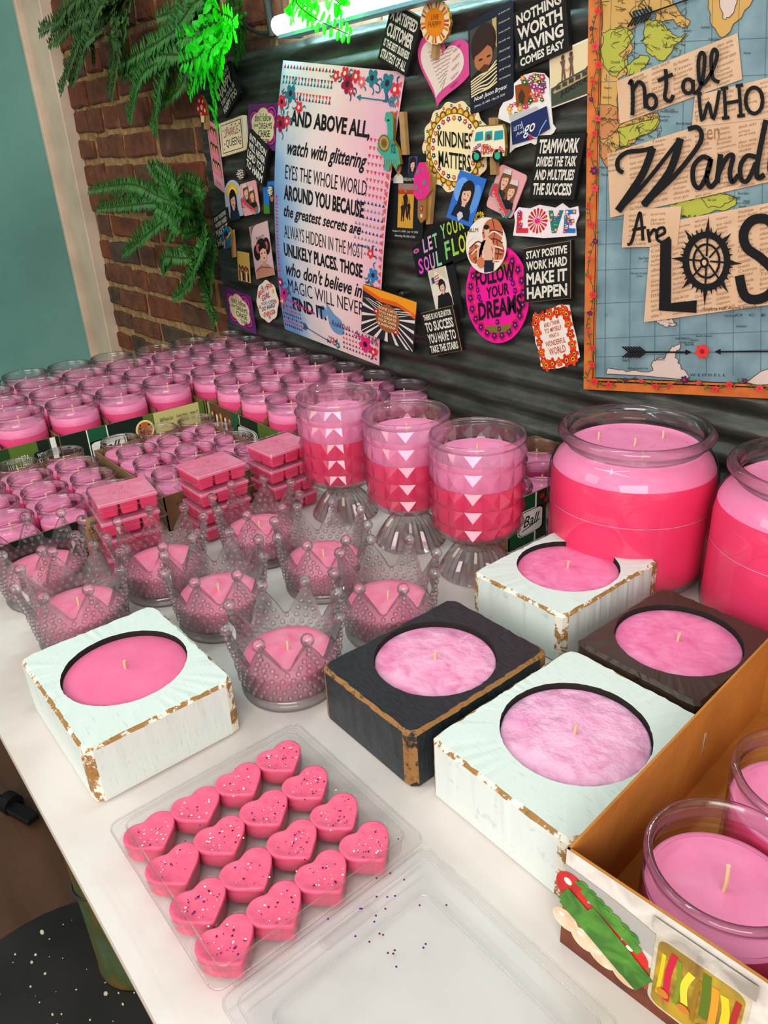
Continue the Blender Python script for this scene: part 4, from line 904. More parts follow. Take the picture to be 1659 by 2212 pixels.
m.poly([(-1, -1), (-.8, -.62), (-.2, -.5), (.5, -.55), (1, -.75), (1, -1)], .0015, ink((186, 130, 104))); m.rect(-.05, -.6, .3, -.3, .0017, SK2); m.ell(.18, -.14, .36, .28, .0020, SK1, 20); m.poly([(-.25, -.02), (-.2, .2), (.6, .2), (.6, .0), (.2, .08)], .0023, HAIRD); m.ell(.05, -.1, .06, .03, .0024, BLACK, 8); m.ell(.36, -.1, .06, .03, .0024, BLACK, 8); m.ell(.24, -.29, .09, .03, .0024, ink((150, 50, 50)), 8)
m.stroke([(-.9, -.72), (-.2, -.6), (.8, -.72)], .0012, .0019, ink((90, 56, 50))); m.done('singer_card', 'muted pink FEARLESS portrait card of dark haired woman left of poster', 'photo')
def blob(rx, ry, n, amp, k=64): return [(rx*cos(2*pi*i/k)*(1+amp*cos(n*2*pi*i/k)), ry*sin(2*pi*i/k)*(1+amp*cos(n*2*pi*i/k))) for i in range(k)]
m = Card(c2, [(425, 1600), (560, 1600), (590, 1880), (435, 1880)], .0020); m.slab(blob(1, 1, 8, .04), 0, .0008, ink((232, 214, 194)))
CC = [ink((206, 60, 60)), ink((226, 140, 40)), ink((150, 40, 110)), ink((40, 110, 130)), ink((50, 60, 110))]
for t, x0, x1, y0, y1, k, ro in [('BEAUTIFUL', -.75, .6, .25, .5, 0, .35), ('GIRL', -.5, .35, -.02, .28, 2, .3), ('YOU CAN', -.6, .7, -.22, -.06, 3, .15), ('DO HARD', -.55, .7, -.5, -.28, 4, .2), ('THINGS', -.4, .55, -.8, -.55, 0, .2)]: m.text(t, x0, y0, x1, y1, .0012, CC[k], 0, .02, ro)
for k in range(9): a = k*.7; m.flower(.78*cos(a), .78*sin(a), .1, .0011, CC[k % 5], CREAM, 5)
m.done('girl_sticker', 'cream scalloped sticker BEAUTIFUL GIRL in many colours, left of poster foot', 'sticker')
# live happy sun clip with pink heart note
m = Card(c3, [(310, 160), (750, 160), (750, 810), (310, 810)], .0005)
def hp(q, ox, oy):
    P = []
    for k in range(48):
        t = 2*pi*k/48; X = sin(t)**3; Y = (13*cos(t)-5*cos(2*t)-2*cos(3*t)-cos(4*t))/16; a = -.22
        P.append((ox+(X*cos(a)-Y*sin(a))*q*.93+.12*q*Y*0, oy+(X*sin(a)*.9+Y*cos(a))*q*.92))
    return P
m.slab(hp(1.0, .05, .02), 0, .0010, ink((214, 74, 140))); m.poly(hp(.78, -.03, .02), .0013, ink((226, 206, 192)))
random.seed(2)
for k in range(11):
    y = .32-.085*k; x0, x1 = -.45+.045*k, .42-.03*k
    m.stroke([(x0+(x1-x0)*i/14, y+.22*(i/14)+random.uniform(-.02, .02)) for i in range(15)], .0006, .0015, ink((150, 106, 92)), 2)
for k in range(5): m.text('HAPPY', .38-.02*k, .3-.2*k, .62-.02*k, .38-.2*k, .0014, ink((150, 30, 90)), 0, 0, .6)
m.done('heart_note', 'pink heart shaped card with handwritten cream note under sun clip', 'note')
def art_sun(m):
    m.slab([(cos(k*pi/24)*(1+.03*cos(k*2.4)), sin(k*pi/24)*(1+.03*cos(k*2.4))) for k in range(48)], .007, .011, CREAM, GOLD)
    for k in range(28):
        a, b = 2*pi*k/28, 2*pi*(k+.62)/28; m.poly([(.55*cos(a), .55*sin(a)), (.96*cos(a), .96*sin(a)), (.96*cos(b), .96*sin(b)), (.55*cos(b), .55*sin(b))], .0113, [ink((196, 70, 46)), ink((236, 216, 170)), ink((206, 130, 30))][k % 3])
    m.ell(0, 0, .66, .64, .0116, ink((226, 130, 20)), 28); m.text('LIVE', -.22, .12, .3, .36, .0119, ink((120, 60, 16)), .2); m.text('HAPPY', -.42, -.22, .48, .06, .0119, ink((120, 60, 16)), .2)
clip('sun_clip', 'clothespin clip with orange LIVE HAPPY sun holding the heart note', c3, [(420, 5), (630, 0), (638, 325), (415, 330)], .0020, art_sun, (-.1, -.5, -.35, -1.65, .17, .0005))
# memorial card, upper
m = Card(c3, [(722, 160), (1035, 0), (1058, 710), (725, 850)], .0005); m.slab(rcard(.12, .08), 0, .0012, ink((30, 32, 44)))
m.rect(-.93, -.62, .3, .82, .0014, ink((70, 66, 60))); m.poly([(.1, .82), (.3, .82), (.3, .2), (.2, .3)], .0016, ink((190, 160, 110)))
m.ell(-.3, .42, .58, .4, .0018, ink((52, 34, 28)), 20); m.poly([(-.93, -.62), (-.93, -.2), (-.4, -.05), (.1, -.1), (.3, .0), (.3, -.62)], .0017, ink((30, 28, 28)))
for k in range(7): m.stroke([(-.92, -.28-.05*k*1.1), (-.5, -.22-.06*k), (-.1, -.2-.06*k+.05*sin(k)), (.29, -.06-.075*k)], .0016, .0019, ink((226, 206, 160)), 4)
m.ell(-.3, .12, .42, .27, .0021, SK3, 20); m.poly([(-.8, .2), (-.85, .5), (.25, .5), (.2, .2), (-.1, .34), (-.4, .26)], .0024, ink((52, 34, 28))); m.ell(-.42, .1, .1, .02, .0025, HAIRD, 8); m.ell(-.05, .1, .1, .02, .0025, HAIRD, 8); m.poly([(-.5, -.1), (-.25, -.03), (0, -.1), (-.1, -.2), (-.35, -.2)], .0024, ink((90, 50, 34)))
for k, t in enumerate(['So known eyes', "I'll hold you now", "'cause you're", 'the only way', 'I want to hear', 'A melody softly', 'passing through', 'my atmosphere']): m.text(t, .38, .82-.19*k, .88, .87-.19*k, .0015, PALE, .3)
m.text('Noah Jason Bryant', -.8, -.76, .72, -.64, .0015, WHITE, .3, .01); m.text('January 13, 2005 - May 29, 2024', -.8, -.88, .62, -.82, .0015, WHITE, .3)
m.done('memorial_card', 'dark rounded memorial card with photo of person in striped top', 'card')
# photo of two people on a van
m = Card(c3, [(1305, 400), (1640, 265), (1635, 670), (1322, 800)], .0003); m.slab(rcard(.12), 0, .0012, ink((232, 222, 200)))
m.rect(-.95, -.2, .95, .93, .0014, ink((226, 206, 164))); m.poly([(-.95, -.95), (.95, -.95), (.95, .2), (.8, .1), (.5, -.1), (-.95, -.25)], .0016, ink((90, 80, 64)))
m.poly([(-.9, -.9), (-.95, -.4), (-.6, -.16), (.9, -.0), (.95, -.9)], .0018, ink((66, 74, 60))); m.poly([(-.85, -.42), (-.55, -.22), (.95, -.08), (.95, -.3), (-.8, -.5)], .0020, ink((170, 150, 110)))
for k in range(5): m.rect(-.7+.3*k, -.4+.03*k, -.48+.3*k, -.24+.03*k, .0022, ink((70, 62, 50)))
m.text('JUDKSTORY', -.5, -.75, .85, -.5, .0022, ink((40, 26, 24)), 0, .02, .15)
for x in (-.35, .02): m.poly([(x-.1, -.15), (x-.05, .35), (x-.14, .6), (x+.1, .6), (x+.06, .35), (x+.12, -.15), (x+.03, -.15), (x, .2), (x-.04, -.15)], .0022, ink((110, 80, 70))); m.ell(x, .7, .08, .1, .0023, ink((90, 60, 50)), 10)
m.poly([(-.28, .3), (-.16, .2), (-.04, .3), (-.04, .25), (-.16, .13), (-.28, .25)], .0023, SK2)
m.done('van_photo', 'sepia photo of two people standing on a painted van', 'photo')
# let's go sticker
m = Card(c3, [(930, 535), (1360, 535), (1360, 1130), (930, 1130)], .0003)
cvt = lambda P: [((x-1145)/215, -(y-832)/298) for x, y in P]
m.slab(cvt([(1130, 545), (1200, 530), (1270, 540), (1305, 580), (1312, 700), (1335, 900), (1358, 930), (1340, 965), (1210, 1055), (1180, 1040), (1060, 1085), (1020, 1125), (1030, 900), (932, 860), (945, 790), (1060, 600)]), 0, .0010, ink((236, 228, 222)))
m.poly(cvt([(1065, 620), (1180, 590), (1190, 740), (1075, 780)]), .0013, ink((150, 70, 26))); m.poly(cvt([(1090, 690), (1115, 640), (1140, 690), (1130, 750), (1100, 755)]), .0015, ink((70, 50, 30)))
random.seed(6)
for k in range(70):
    x, y = (random.uniform(1180, 1285), random.uniform(555, 730)) if k % 2 else (random.uniform(970, 1190), random.uniform(745, 850)) if k % 4 else (random.uniform(1120, 1270), random.uniform(560, 600))
    p = cvt([(x, y)])[0]; m.flower(p[0], p[1], random.uniform(.06, .11), .0016+.000012*k, [ink((200, 50, 110)), ink((226, 90, 40)), ink((30, 110, 60)), ink((150, 40, 130)), ink((230, 160, 50)), ink((20, 70, 50))][k % 6], CREAM, 5, .72)
m.poly(cvt([(1025, 840), (1230, 770), (1250, 810), (1040, 890)]), .0028, ink((190, 186, 186))); m.poly(cvt([(1040, 890), (1300, 770), (1325, 930), (1200, 1010), (1050, 1060)]), .0028, ink((34, 44, 92)))
m.text("LET'S", -.38, -.42, -.1, -.3, .0031, WHITE, .1, 0, .3); m.text('just', -.3, -.55, .0, -.45, .0031, WHITE, .3, 0, .3); m.text('go', -.05, -.6, .35, -.3, .0031, WHITE, .3, .01, .3); m.stroke(cvt([(1120, 880), (1150, 960), (1230, 1000), (1260, 940), (1300, 870)]), .001, .0031, ink((160, 190, 230)))
m.ell(.2, -.55, .06, .06, .0031, ink((200, 30, 40)), 10); m.done('travel_sticker', "cut-out sticker LET'S JUST GO, flowers around open van door", 'sticker')
# kindness matters
m = Card(c3, [(385, 745), (865, 745), (865, 1405), (385, 1405)], .0003); m.slab(blob(1, 1, 14, .035, 112), 0, .0010, ink((238, 216, 164)))
for k in range(28):
    a = 2*pi*k/28; m.ell(.80*cos(a), .80*sin(a), .10, .10, .0012, [ink((166, 110, 26)), ink((110, 70, 24))][k % 2], 14); m.ell(.80*cos(a), .80*sin(a), .06, .06, .0014, ink((226, 180, 60)), 10)
m.ell(0, 0, .76, .76, .0016, ink((244, 226, 172)), 40); m.ring(0, 0, .77, .77, .97, .0018, ink((120, 80, 30)))
for k in range(24): a = 2*pi*k/24; m.flower(.66*cos(a), .66*sin(a), .065, .0020, [ink((190, 40, 80)), ink((40, 50, 100)), ink((200, 90, 40)), ink((120, 40, 90))][k % 4], CREAM, 5); m.flower(.93*cos(a+.1), .93*sin(a+.1), .04, .0013, [ink((40, 50, 100)), ink((190, 60, 60))][k % 2], CREAM, 4)
m.text('KINDNESS', -.5, .05, .66, .40, .0022, BLACK, 0, .015, -.08); m.text('MATTERS', -.48, -.42, .5, -.05, .0022, BLACK, 0, .015, -.1)
m.done('kindness_sticker', 'round cream scalloped sticker reading KINDNESS MATTERS', 'sticker')
def art_van(m):
    m.slab([(-.95, -.75), (-1, .05), (-.72, .72), (-.5, .86), (.85, .86), (.95, .6), (1.0, -.3), (.95, -.75)], .007, .0115, ink((236, 224, 190)), GOLD)
    m.rect(-.55, .86, .9, .93, .009, GOLD)
    for k in range(5): m.tube([(.65+.15*cos(k*1.2), .98+.1*sin(k*1.2), .01), (.7, 1.0, .01)], .0, GOLD, 4, None, False) if False else None
    for x0, x1 in ((-.68, -.22), (-.14, .3), (.38, .9)): m.poly([(x0-.05*(x0 < -.5), .1), (x1, .16), (x1, .62), (x0+.06, .58)], .0118, ink((36, 150, 156)))
    m.ell(.1, .3, .12, .17, .0121, ink((110, 64, 34)), 12)
    m.poly([(-.93, -.7), (-.96, -.05), (.0, .02), (.97, .0), (.95, -.7)], .0117, ink((238, 226, 200)))
    random.seed(8)
    for k in range(24): m.flower(random.uniform(-.85, .9), random.uniform(-.62, -.1), .08, .0119+.00001*k, [ink((200, 50, 60)), ink((226, 120, 50)), ink((220, 70, 130)), ink((120, 60, 120))][k % 4], CREAM, 5, 1.3)
    m.text('BE', -.2, -.3, .1, -.08, .0124, ink((196, 40, 40)), 0, .02); m.text('HAPPY', -.35, -.62, .55, -.34, .0124, ink((180, 70, 30)), 0, .02)
    for x in (-.6, .6): m.ell(x, -.72, .28, .36, .0121, BLACK, 18); m.ell(x, -.72, .16, .2, .0124, ink((40, 170, 130)), 14)
clip('van_clip', 'clothespin clip with floral camper van ornament reading BE HAPPY', c3, [(785, 905), (1035, 900), (1045, 1165), (780, 1185)], .0025, art_van, (.1, 1.3, .15, -1.75, .17, .0005))
def art_llama(m):
    B_ = [(-.15, .98), (.25, 1.0), (.45, .78), (.42, .4), (.38, .05), (.75, -.2), (.95, -.75), (.7, -.8), (.55, -.98), (.2, -.7), (-.1, -.98), (-.5, -.98), (-.45, -.55), (-.9, -.35), (-.98, -.05), (-.6, .05), (-.2, .0), (-.05, .35), (-.1, .62), (-.3, .72)]
    B_ = [(-x if False else x, y) for x, y in B_]
    m.slab(B_, .007, .0115, ink((70, 160, 140)), GOLD)
    for q, cc in ((.5, (60, 120, 70)), (.4, (226, 130, 40)), (.28, (70, 120, 90)), (.18, (140, 70, 40))): m.ell(-.38, -.05, q, q*.6, .0117+.0003*(.5-q), ink(cc), 18)
    m.ell(.05, .72, .1, .03, .012, BLACK, 8); m.text('No Prob Llama', .2, -.4, .6, .1, .012, ink((30, 60, 60)))
    for k in range(6): m.stroke([(-.4+.2*k, -.6), (-.42+.2*k, -.88)], .0008, .0119, GOLD, 1)
clip('llama_clip', 'clothespin clip with teal llama ornament over right edge of quote poster', c3, [(100, 815), (270, 815), (285, 1245), (110, 1245)], .0035, art_llama, (.85, .98, 1.0, -.45, .2, .0))
m = Card(c0, [(841, 334), (922, 332), (912, 522), (837, 516)], .0005); m.slab(rcard(.06), 0, .0012, ink((26, 26, 28)))
face(m, -.45, .72, .19, .0014, HAIRB, SK2, PALE, .75); m.rect(-.0 + .08, .55, .55, .95, .0014, ink((60, 70, 120))); face(m, .32, .78, .16, .0017, HAIRD, SK1, DENIM, .75, True)
m.text('MARSHALL MARION MCCOWN', -.92, .40, .9, .48, .0015, PALE); m.rect(-.42, -.7, .45, .34, .0015, ink((206, 150, 50))); m.rect(-.42, .1, .45, .2, .0018, ink((170, 60, 30))); m.rect(-.42, .2, .45, .34, .0018, ink((150, 120, 110)))
for x, y, q in ((.0, -.1, 1), (-.15, -.3, .7), (.2, -.25, .7)): m.poly([(x-.1*q, y-.35*q), (x-.08*q, y), (x-.14*q, y+.15*q), (x+.05*q, y+.22*q), (x+.14*q, y+.1*q), (x+.1*q, y-.1*q), (x+.16*q, y-.35*q), (x+.08*q, y-.35*q), (x+.02*q, y-.1*q), (x-.04*q, y-.35*q)], .0020, ink((40, 24, 26))); m.ell(x, y+.28*q, .06*q, .05*q, .0021, SK3, 10)
m.ell(-.28, .2, .06, .045, .0022, ink((200, 90, 30)), 10); m.text('August 17, 2008 - July 14, 2023', -.7, -.82, .75, -.76, .0015, PALE); m.text('Honoring His Gift of Life', -.55, -.94, .6, -.87, .0015, PALE, .3)
m.done('memorial_card', 'black memorial card with basketball photo right of quote poster', 'card')
def art_pinkmush(m):
    m.slab([(-.5, -.15), (-.5, -.8), (-.1, -1), (.4, -.85), (.45, -.15)], .007, .0105, ink((150, 104, 60)), GOLD); m.slab([(-.98, .0), (-.85, .6), (-.3, 1), (.35, .98), (.85, .6), (.98, .05), (.3, -.2), (-.5, -.2)], .007, .0115, ink((226, 40, 130)), GOLD)
    for x, y, q in [(-.4, .7, .16), (.2, .75, .12), (-.6, .2, .18), (.3, .35, .2), (.75, .15, .12), (-.1, .05, .12)]: m.ell(x, y, q, q*.5, .0118, ink((90, 130, 110)), 14)
    m.ell(-.05, -.5, .2, .1, .0108, ink((150, 40, 60)), 12); m.ell(-.05, -.75, .15, .07, .0108, ink((230, 190, 140)), 12); m.ell(-.05, -.5, .1, .05, .0111, ink((226, 150, 60)), 10)
clip('mushroom_clip', 'clothespin clip with hot pink grey-spotted mushroom beside the basketball card', c4, [(355, -100), (500, -110), (480, 335), (365, 345)], .0020, art_pinkmush, (.75, .5, .4, -1.05, .22, .0005))
m = Card(c0, [(996, 366), (1052, 388), (1020, 490), (965, 470)], .0022); m.slab(R1, 0, .0008, ink((50, 110, 200))); m.ell(-.5, .3, .5, .5, .0010, ink((110, 160, 226)), 16); m.ell(.6, .1, .4, .6, .0010, ink((90, 146, 220)), 16)
face(m, .0, .22, .47, .0012, HAIRD, SK1, ink((26, 30, 44)), .85, True); m.poly([(-.25, -.7), (0, -.95), (.25, -.7), (.1, -.55), (-.1, -.55)], .0019, ink((206, 200, 200))); m.done('school_portrait', 'blue background school portrait of smiling person with black hair', 'photo')
m = Card(c4, [(290, 460), (800, 215), (860, 540), (345, 755)], .0003); m.slab([(-1, -.9), (-.9, -1), (1, -.95), (1, 1), (-.55, 1), (-.6, .75), (-1, .5)], 0, .0010, ink((20, 19, 21)))
for t, x0, x1, y0, y1, cs in [('LET', -.68, -.2, .05, .72, [(196, 150, 200), (206, 170, 196), (130, 200, 140)]), ('YOUR', -.1, .55, .3, .95, [(140, 206, 120), (170, 200, 70), (180, 206, 60), (170, 200, 70)]), ('SOUL', -.92, -.2, -.85, -.1, [(226, 60, 200), (216, 110, 200), (206, 150, 200), (140, 200, 160)]), ('FLOW', -.1, .7, -.68, .15, [(120, 190, 110), (150, 200, 70), (196, 206, 40), (206, 206, 40)])]:
    w = (x1-x0)/len(t)
    for k, ch in enumerate(t): m.text(ch, x0+w*k+.01, y0+.03*((k*3) % 2), x0+w*(k+1)-.02, y1, .0013, ink(cs[k]), .1, .02)
m.flower(-.88, .32, .1, .0013, ink((206, 90, 150)), BLACK, 8, 1.3)
for q, cc in ((.15, (226, 186, 40)), (.1, (20, 19, 21)), (.07, (226, 186, 40))): m.flower(.92, .55, q, .0013+.001*(.15-q), ink(cc), BLACK, 12, 1.4)
m.done('soul_sticker', 'black sticker LET YOUR SOUL FLOW in purple to yellow letters', 'sticker')
m = Card(c4, [(715, 300), (1010, 300), (1010, 710), (715, 710)], .0045); m.slab([(cos(k*pi/24), sin(k*pi/24)) for k in range(48)], 0, .0012, ink((236, 222, 212)))
for cx, cy, q in ((.35, .45, .5), (-.5, -.3, .35), (.55, -.2, .38)): m.ell(cx, cy, q, q, .0014, ink((196, 106, 70)), 24); m.stroke([(cx-q, cy), (cx, cy+.1), (cx+q, cy)], .0012, .0016, ink((80, 30, 24))); m.stroke([(cx, cy-q), (cx+.1, cy), (cx, cy+q)], .0012, .0016, ink((80, 30, 24)))
for k in range(5): m.stroke([(-.9+.1*k, .1-.2*k), (-.5+.1*k, .35-.2*k), (-.1, .2-.1*k), (.4, .5-.25*k), (.85, .3-.2*k)], .0016, .0017, [ink((236, 222, 212)), ink((110, 40, 34))][k % 2])
m.text('#LLM', -.82, .48, -.35, .64, .0019, BLACK)
m.poly([(-.05, -.97), (-.05, -.5), (.45, -.5), (.42, -.9)], .0020, ink((34, 36, 48))); m.poly([(-.05, -.52), (-.08, .0), (-.2, .1), (-.4, -.15), (-.42, -.5), (-.32, -.5), (-.28, -.15), (-.1, .25), (.1, .3), (.32, .22), (.5, -.1), (.46, -.6), (.38, -.6), (.38, -.1), (.3, .0), (.42, -.5)], .0021, SK1)
m.poly([(-.02, .2), (.2, .2), (.17, .4), (.03, .4)], .0022, SK1); m.ell(.1, .52, .13, .18, .0023, SK1, 14); m.ell(.08, .66, .14, .09, .0025, HAIRD, 12); m.ell(-.2, -.6, .2, .2, .0026, ink((206, 120, 80)), 18)
m.done('round_sticker', 'round basketball sticker marked LLM with bare-chested player', 'sticker')
m = Card(c4, [(1055, 215), (1530, 190), (1515, 460), (1040, 450)], .0005); random.seed(1)
m.slab([(-1, -.85), (-.3, -.95), (0, -1.0), (.6, -.92), (.97, -.85), (.92, -.2), (1, .3), (.95, .8), (.7, .7), (.5, 1.0), (.3, .75), (-.2, .95), (-.5, .75), (-.85, .85), (-1, .5), (-.95, 0)], 0, .0010, ink((238, 222, 226)))
m.poly([(-.88, .6), (-.72, .6), (-.70, -.4), (-.5, -.4), (-.5, -.7), (-.9, -.7)], .0013, ink((206, 50, 60)))
for k in range(16): a = 2*pi*k/16; m.poly([(-.22+.06*cos(a), .02+.1*sin(a)), (-.22+.3*cos(a-.13), .02+.7*sin(a-.13)), (-.22+.32*cos(a), .02+.76*sin(a)), (-.22+.3*cos(a+.13), .02+.7*sin(a+.13))], .0013, [ink((190, 40, 40)), ink((206, 60, 50))][k % 2])
m.ell(-.22, .02, .09, .16, .0016, ink((226, 40, 130)), 14); m.poly([(.1, .6), (.24, .6), (.32, -.1), (.42, .6), (.55, .6), (.38, -.7), (.24, -.7)], .0013, ink((40, 120, 110))); m.poly([(.6, .62), (.92, .62), (.92, .38), (.74, .36), (.74, .1), (.88, .1), (.88, -.12), (.74, -.12), (.74, -.42), (.94, -.44), (.94, -.7), (.58, -.7)], .0013, ink((40, 110, 180)))
for k in range(34): m.flower(random.choice([-.8, -.75, .2, .35, .45, .7, .66, .8])+random.uniform(-.08, .08), random.uniform(-.65, .6), .05, .0016+.00002*k, [ink((230, 150, 30)), ink((200, 50, 50)), ink((150, 60, 140)), ink((30, 130, 90)), ink((240, 220, 200)), ink((40, 70, 160))][k % 6], CREAM, 5, 1.9)
m.done('love_sticker', 'white cut-out sticker spelling LOVE in floral letters', 'sticker')
# follow your dreams
m = Card(c4, [(680, 530), (1140, 480), (1180, 1200), (720, 1245)], .0003); HP = ink((240, 24, 150)); m.slab([(cos(k*pi/32), sin(k*pi/32)) for k in range(64)], 0, .0012, HP)
for k in range(22):
    a = 2*pi*k/22; m.ell(.84*cos(a), .84*sin(a), .12, .12, .0014, ink((206, 20, 90)), 14); m.flower(.84*cos(a), .84*sin(a), .085, .0017, ink((60, 20, 90)), ink((226, 60, 150)), 5); m.ell(.72*cos(a+.14), .72*sin(a+.14), .035, .035, .0015, ink((236, 60, 60)), 8)
m.ell(.02, -.62, .42, .16, .0018, ink((120, 110, 40)), 20, pi, 2*pi); m.ell(.0, .58, .4, .12, .0018, ink((150, 110, 40)), 20)
for x, y in ((-.55, .0), (-.5, -.12), (.55, .2), (.6, .05), (.5, .3), (-.58, .15), (0, -.55), (.05, -.7)): m.flower(x, y, .07, .0019, ink((80, 20, 90)), HP, 5)
m.text('FOLLOW', -.62, .22, .62, .55, .0021, BLACK, 0, .03, .05); m.text('YOUR', -.3, -.06, .42, .18, .0021, BLACK, 0, .02, .08); m.text('DREAMS', -.6, -.5, .8, -.12, .0021, BLACK, 0, .03, .08)
m.done('dreams_oval', 'hot pink oval magnet reading FOLLOW YOUR DREAMS', 'magnet')
m = Card(c4, [(430, 690), (605, 620), (685, 1030), (510, 1085)], .0003); m.slab(rcard(.1, .06), 0, .0010, ink((24, 24, 26))); m.done('black_card', 'black card behind the photo of person near drawn flag', 'card')
m = Card(c4, [(425, 700), (550, 650), (615, 950), (480, 970)], .0018); m.slab(R1, 0, .0008, ink((226, 214, 196))); m.poly([(-.9, .1), (-.2, .9), (.9, .3), (.9, 1), (-.9, 1)], .0010, ink((206, 190, 168))); m.rect(-.75, .3, -.45, .6, .0012, ink((50, 60, 110)))
for k in range(4): m.poly([(-.4, .62-.12*k), (.1, .7-.14*k), (.1, .64-.14*k), (-.4, .56-.12*k)], .0012, ink((190, 100, 80)))
face(m, .25, .05, .36, .0014, HAIRD, SK1, ink((22, 22, 28)), .8); m.poly([(-.7, -1), (-.4, -.35), (.8, -.3), (1, -.6), (1, -1)], .0014, ink((22, 22, 28))); m.done('young_man_photo', 'photo of dark suited person before cream wall with flag', 'photo')
m = Card(c4, [(0, 775), (395, 915), (365, 1275), (-20, 1130)], .014); m.slab(rcard(.08), 0, .0010, ink((40, 34, 44)))
m.poly([(-.98, .98), (.98, .98), (.98, .45), (.4, .6), (-.3, .55), (-.98, .78)], .0012, ink((236, 150, 30))); m.poly([(-.98, .75), (-.3, .52), (.4, .56), (.98, .3), (.98, .5), (.3, .72), (-.3, .68), (-.98, .9)], .0014, ink((220, 90, 20)))
for k in range(22): a = 2*pi*k/22+.1; L_ = 1.5; b = a+.09; cl = lambda p: (max(-.98, min(.98, p[0])), max(-.98, min(.5, p[1]))); m.poly([(.4*cos(a), .4*sin(a)), cl((L_*cos(a), L_*sin(a))), cl((L_*cos(b), L_*sin(b))), (.4*cos(b), .4*sin(b))], .0015, ink((222, 212, 196)))
m.ell(0, -.05, .45, .55, .0018, ink((150, 84, 46)), 24)
for k, t in enumerate(['SOME DAYS', 'YOU HAVE', 'TO CREATE', 'YOUR OWN', 'SUNSHINE']): m.text(t, -.34, .25-.16*k, .34, .36-.16*k, .0021, ink((240, 220, 180)), 0, .01)
for x, y in ((-.42, .1), (.35, -.45)): m.flower(x, y, .12, .0021, ink((190, 40, 40)), CREAM, 6)
m.done('sunshine_card', 'striped orange sunburst card SOME DAYS YOU HAVE TO CREATE YOUR OWN SUNSHINE', 'card')
m = Card(c4, [(230, 820), (300, 820), (300, 890), (230, 890)], .0005); m.lathe([(.9, 0), (.9, .004), (.5, .008), (.5, .010), (.95, .0125), (.0001, .0135)], CRYSTAL, 24); m.done('glass_knob_magnet', 'small clear glass knob magnet holding sunburst card', 'magnet')
m = Card(c4, [(1165, 1000), (1450, 930), (1545, 1360), (1250, 1445)], .0005); random.seed(11)
m.slab([(-.98, .6), (-.8, .95), (-.3, .85), (.1, .95), (.5, 1), (.98, .9), (.95, .3), (1, -.2), (.98, -.8), (.5, -.95), (-.1, -1), (-.6, -.95), (-.98, -.8), (-.9, -.3), (-1, 0), (-.95, .3)], 0, .0010, ink((240, 226, 214)))
for k in range(20):
    a = 2*pi*k/20; x, y = max(-.78, min(.78, 1.15*cos(a))), max(-.8, min(.8, 1.1*sin(a))); q = random.uniform(.17, .24); m.flower(x, y, q, .0013+.0001*(k % 4), [ink((206, 44, 20)), ink((226, 70, 26))][k % 2], ink((240, 190, 60)), 5, 1, a); m.ell(x, y, q*.18, q*.18, .0018+.0001*(k % 4), BLACK, 8)
for t, x0, x1, y0, y1 in [('AND I THINK', -.4, .4, .42, .56), ('TO MYSELF', -.42, .42, .22, .37), ('WHAT A', -.25, .25, .03, .17), ('WONDERFUL', -.5, .5, -.22, -.04), ('WORLD', -.4, .42, -.52, -.28)]: m.text(t, x0, y0, x1, y1, .0014, ink((190, 70, 40)), 0, .01)
m.done('poppy_sticker', 'white sticker WHAT A WONDERFUL WORLD ringed with red poppies', 'sticker')

# ------------------------------------------------------------------ quote poster, curling off the wall
class Quote(Card):
    def map(s, a, b, h):
        P = s.q; t = (1-b)/2; k = (1+a)/2
        p = (P[0]*(1-k)+P[1]*k)*(1-t)+(P[3]*(1-k)+P[2]*k)*t
        o = (1-b*b)*(.019*(1-k)+.011*k)
        return p-s.c+Vector((0, -o-h, 0))
Q4 = [(611, 130), (875, 156), (819, 790), (615, 711)]
m = Quote(c0, Q4, .0005); m.q = [wallpt(*p)+Vector((0, .0005, 0)) for p in Q4]
def wash():
    mm, t, b, o = nt('watercolour'); tc = N(t, 'ShaderNodeTexCoord'); sx = N(t, 'ShaderNodeSeparateXYZ'); t.links.new(tc.outputs['Object'], sx.inputs[0])
    n = N(t, 'ShaderNodeTexNoise', i_Scale=9, i_Detail=6); t.links.new(tc.outputs['Object'], n.inputs['Vector'])
    ad = N(t, 'ShaderNodeMath', operation='MULTIPLY_ADD'); ad.inputs[1].default_value = 3.6; ad.inputs[2].default_value = .53; t.links.new(sx.outputs[0], ad.inputs[0])
    a2 = N(t, 'ShaderNodeMath', operation='ADD'); t.links.new(ad.outputs[0], a2.inputs[0])
    a3 = N(t, 'ShaderNodeMath', operation='MULTIPLY_ADD'); a3.inputs[1].default_value = .55; a3.inputs[2].default_value = -.27; t.links.new(n.outputs[0], a3.inputs[0]); t.links.new(a3.outputs[0], a2.inputs[1])
    c = ramp(t, a2.outputs[0], [(0.0, (96, 140, 190)), (.13, (140, 172, 204)), (.28, (206, 204, 206)), (.48, (236, 212, 208)), (.75, (240, 196, 198)), (1.0, (230, 172, 190))])
    t.links.new(c, b.inputs['Base Color']); b.inputs['Roughness'].default_value = .5; MATS['watercolour'] = mm; return mm
WC = wash(); ny = 24
m.add([(a, 1-2*k/ny, 0) for k in range(ny+1) for a in (-1, -.33, .33, 1)], [[4*k+j, 4*k+j+1, 4*k+j+5, 4*k+j+4] for k in range(ny) for j in range(3)], WC, True)
TE, RD, PK, NV, COR = ink((34, 112, 130)), ink((214, 40, 66)), ink((224, 90, 120)), ink((40, 66, 110)), ink((214, 84, 76))
BLW = ink((108, 146, 190))
for P in ([(.0, -.62), (.16, -.70), (.3, -.74), (.34, -.84), (.18, -.86), (.05, -.80)], [(-.2, -.7), (-.05, -.66), (.02, -.72), (-.1, -.78)]): m.poly(cr(P+[P[0]], 4)[:-1], .0003, BLW)
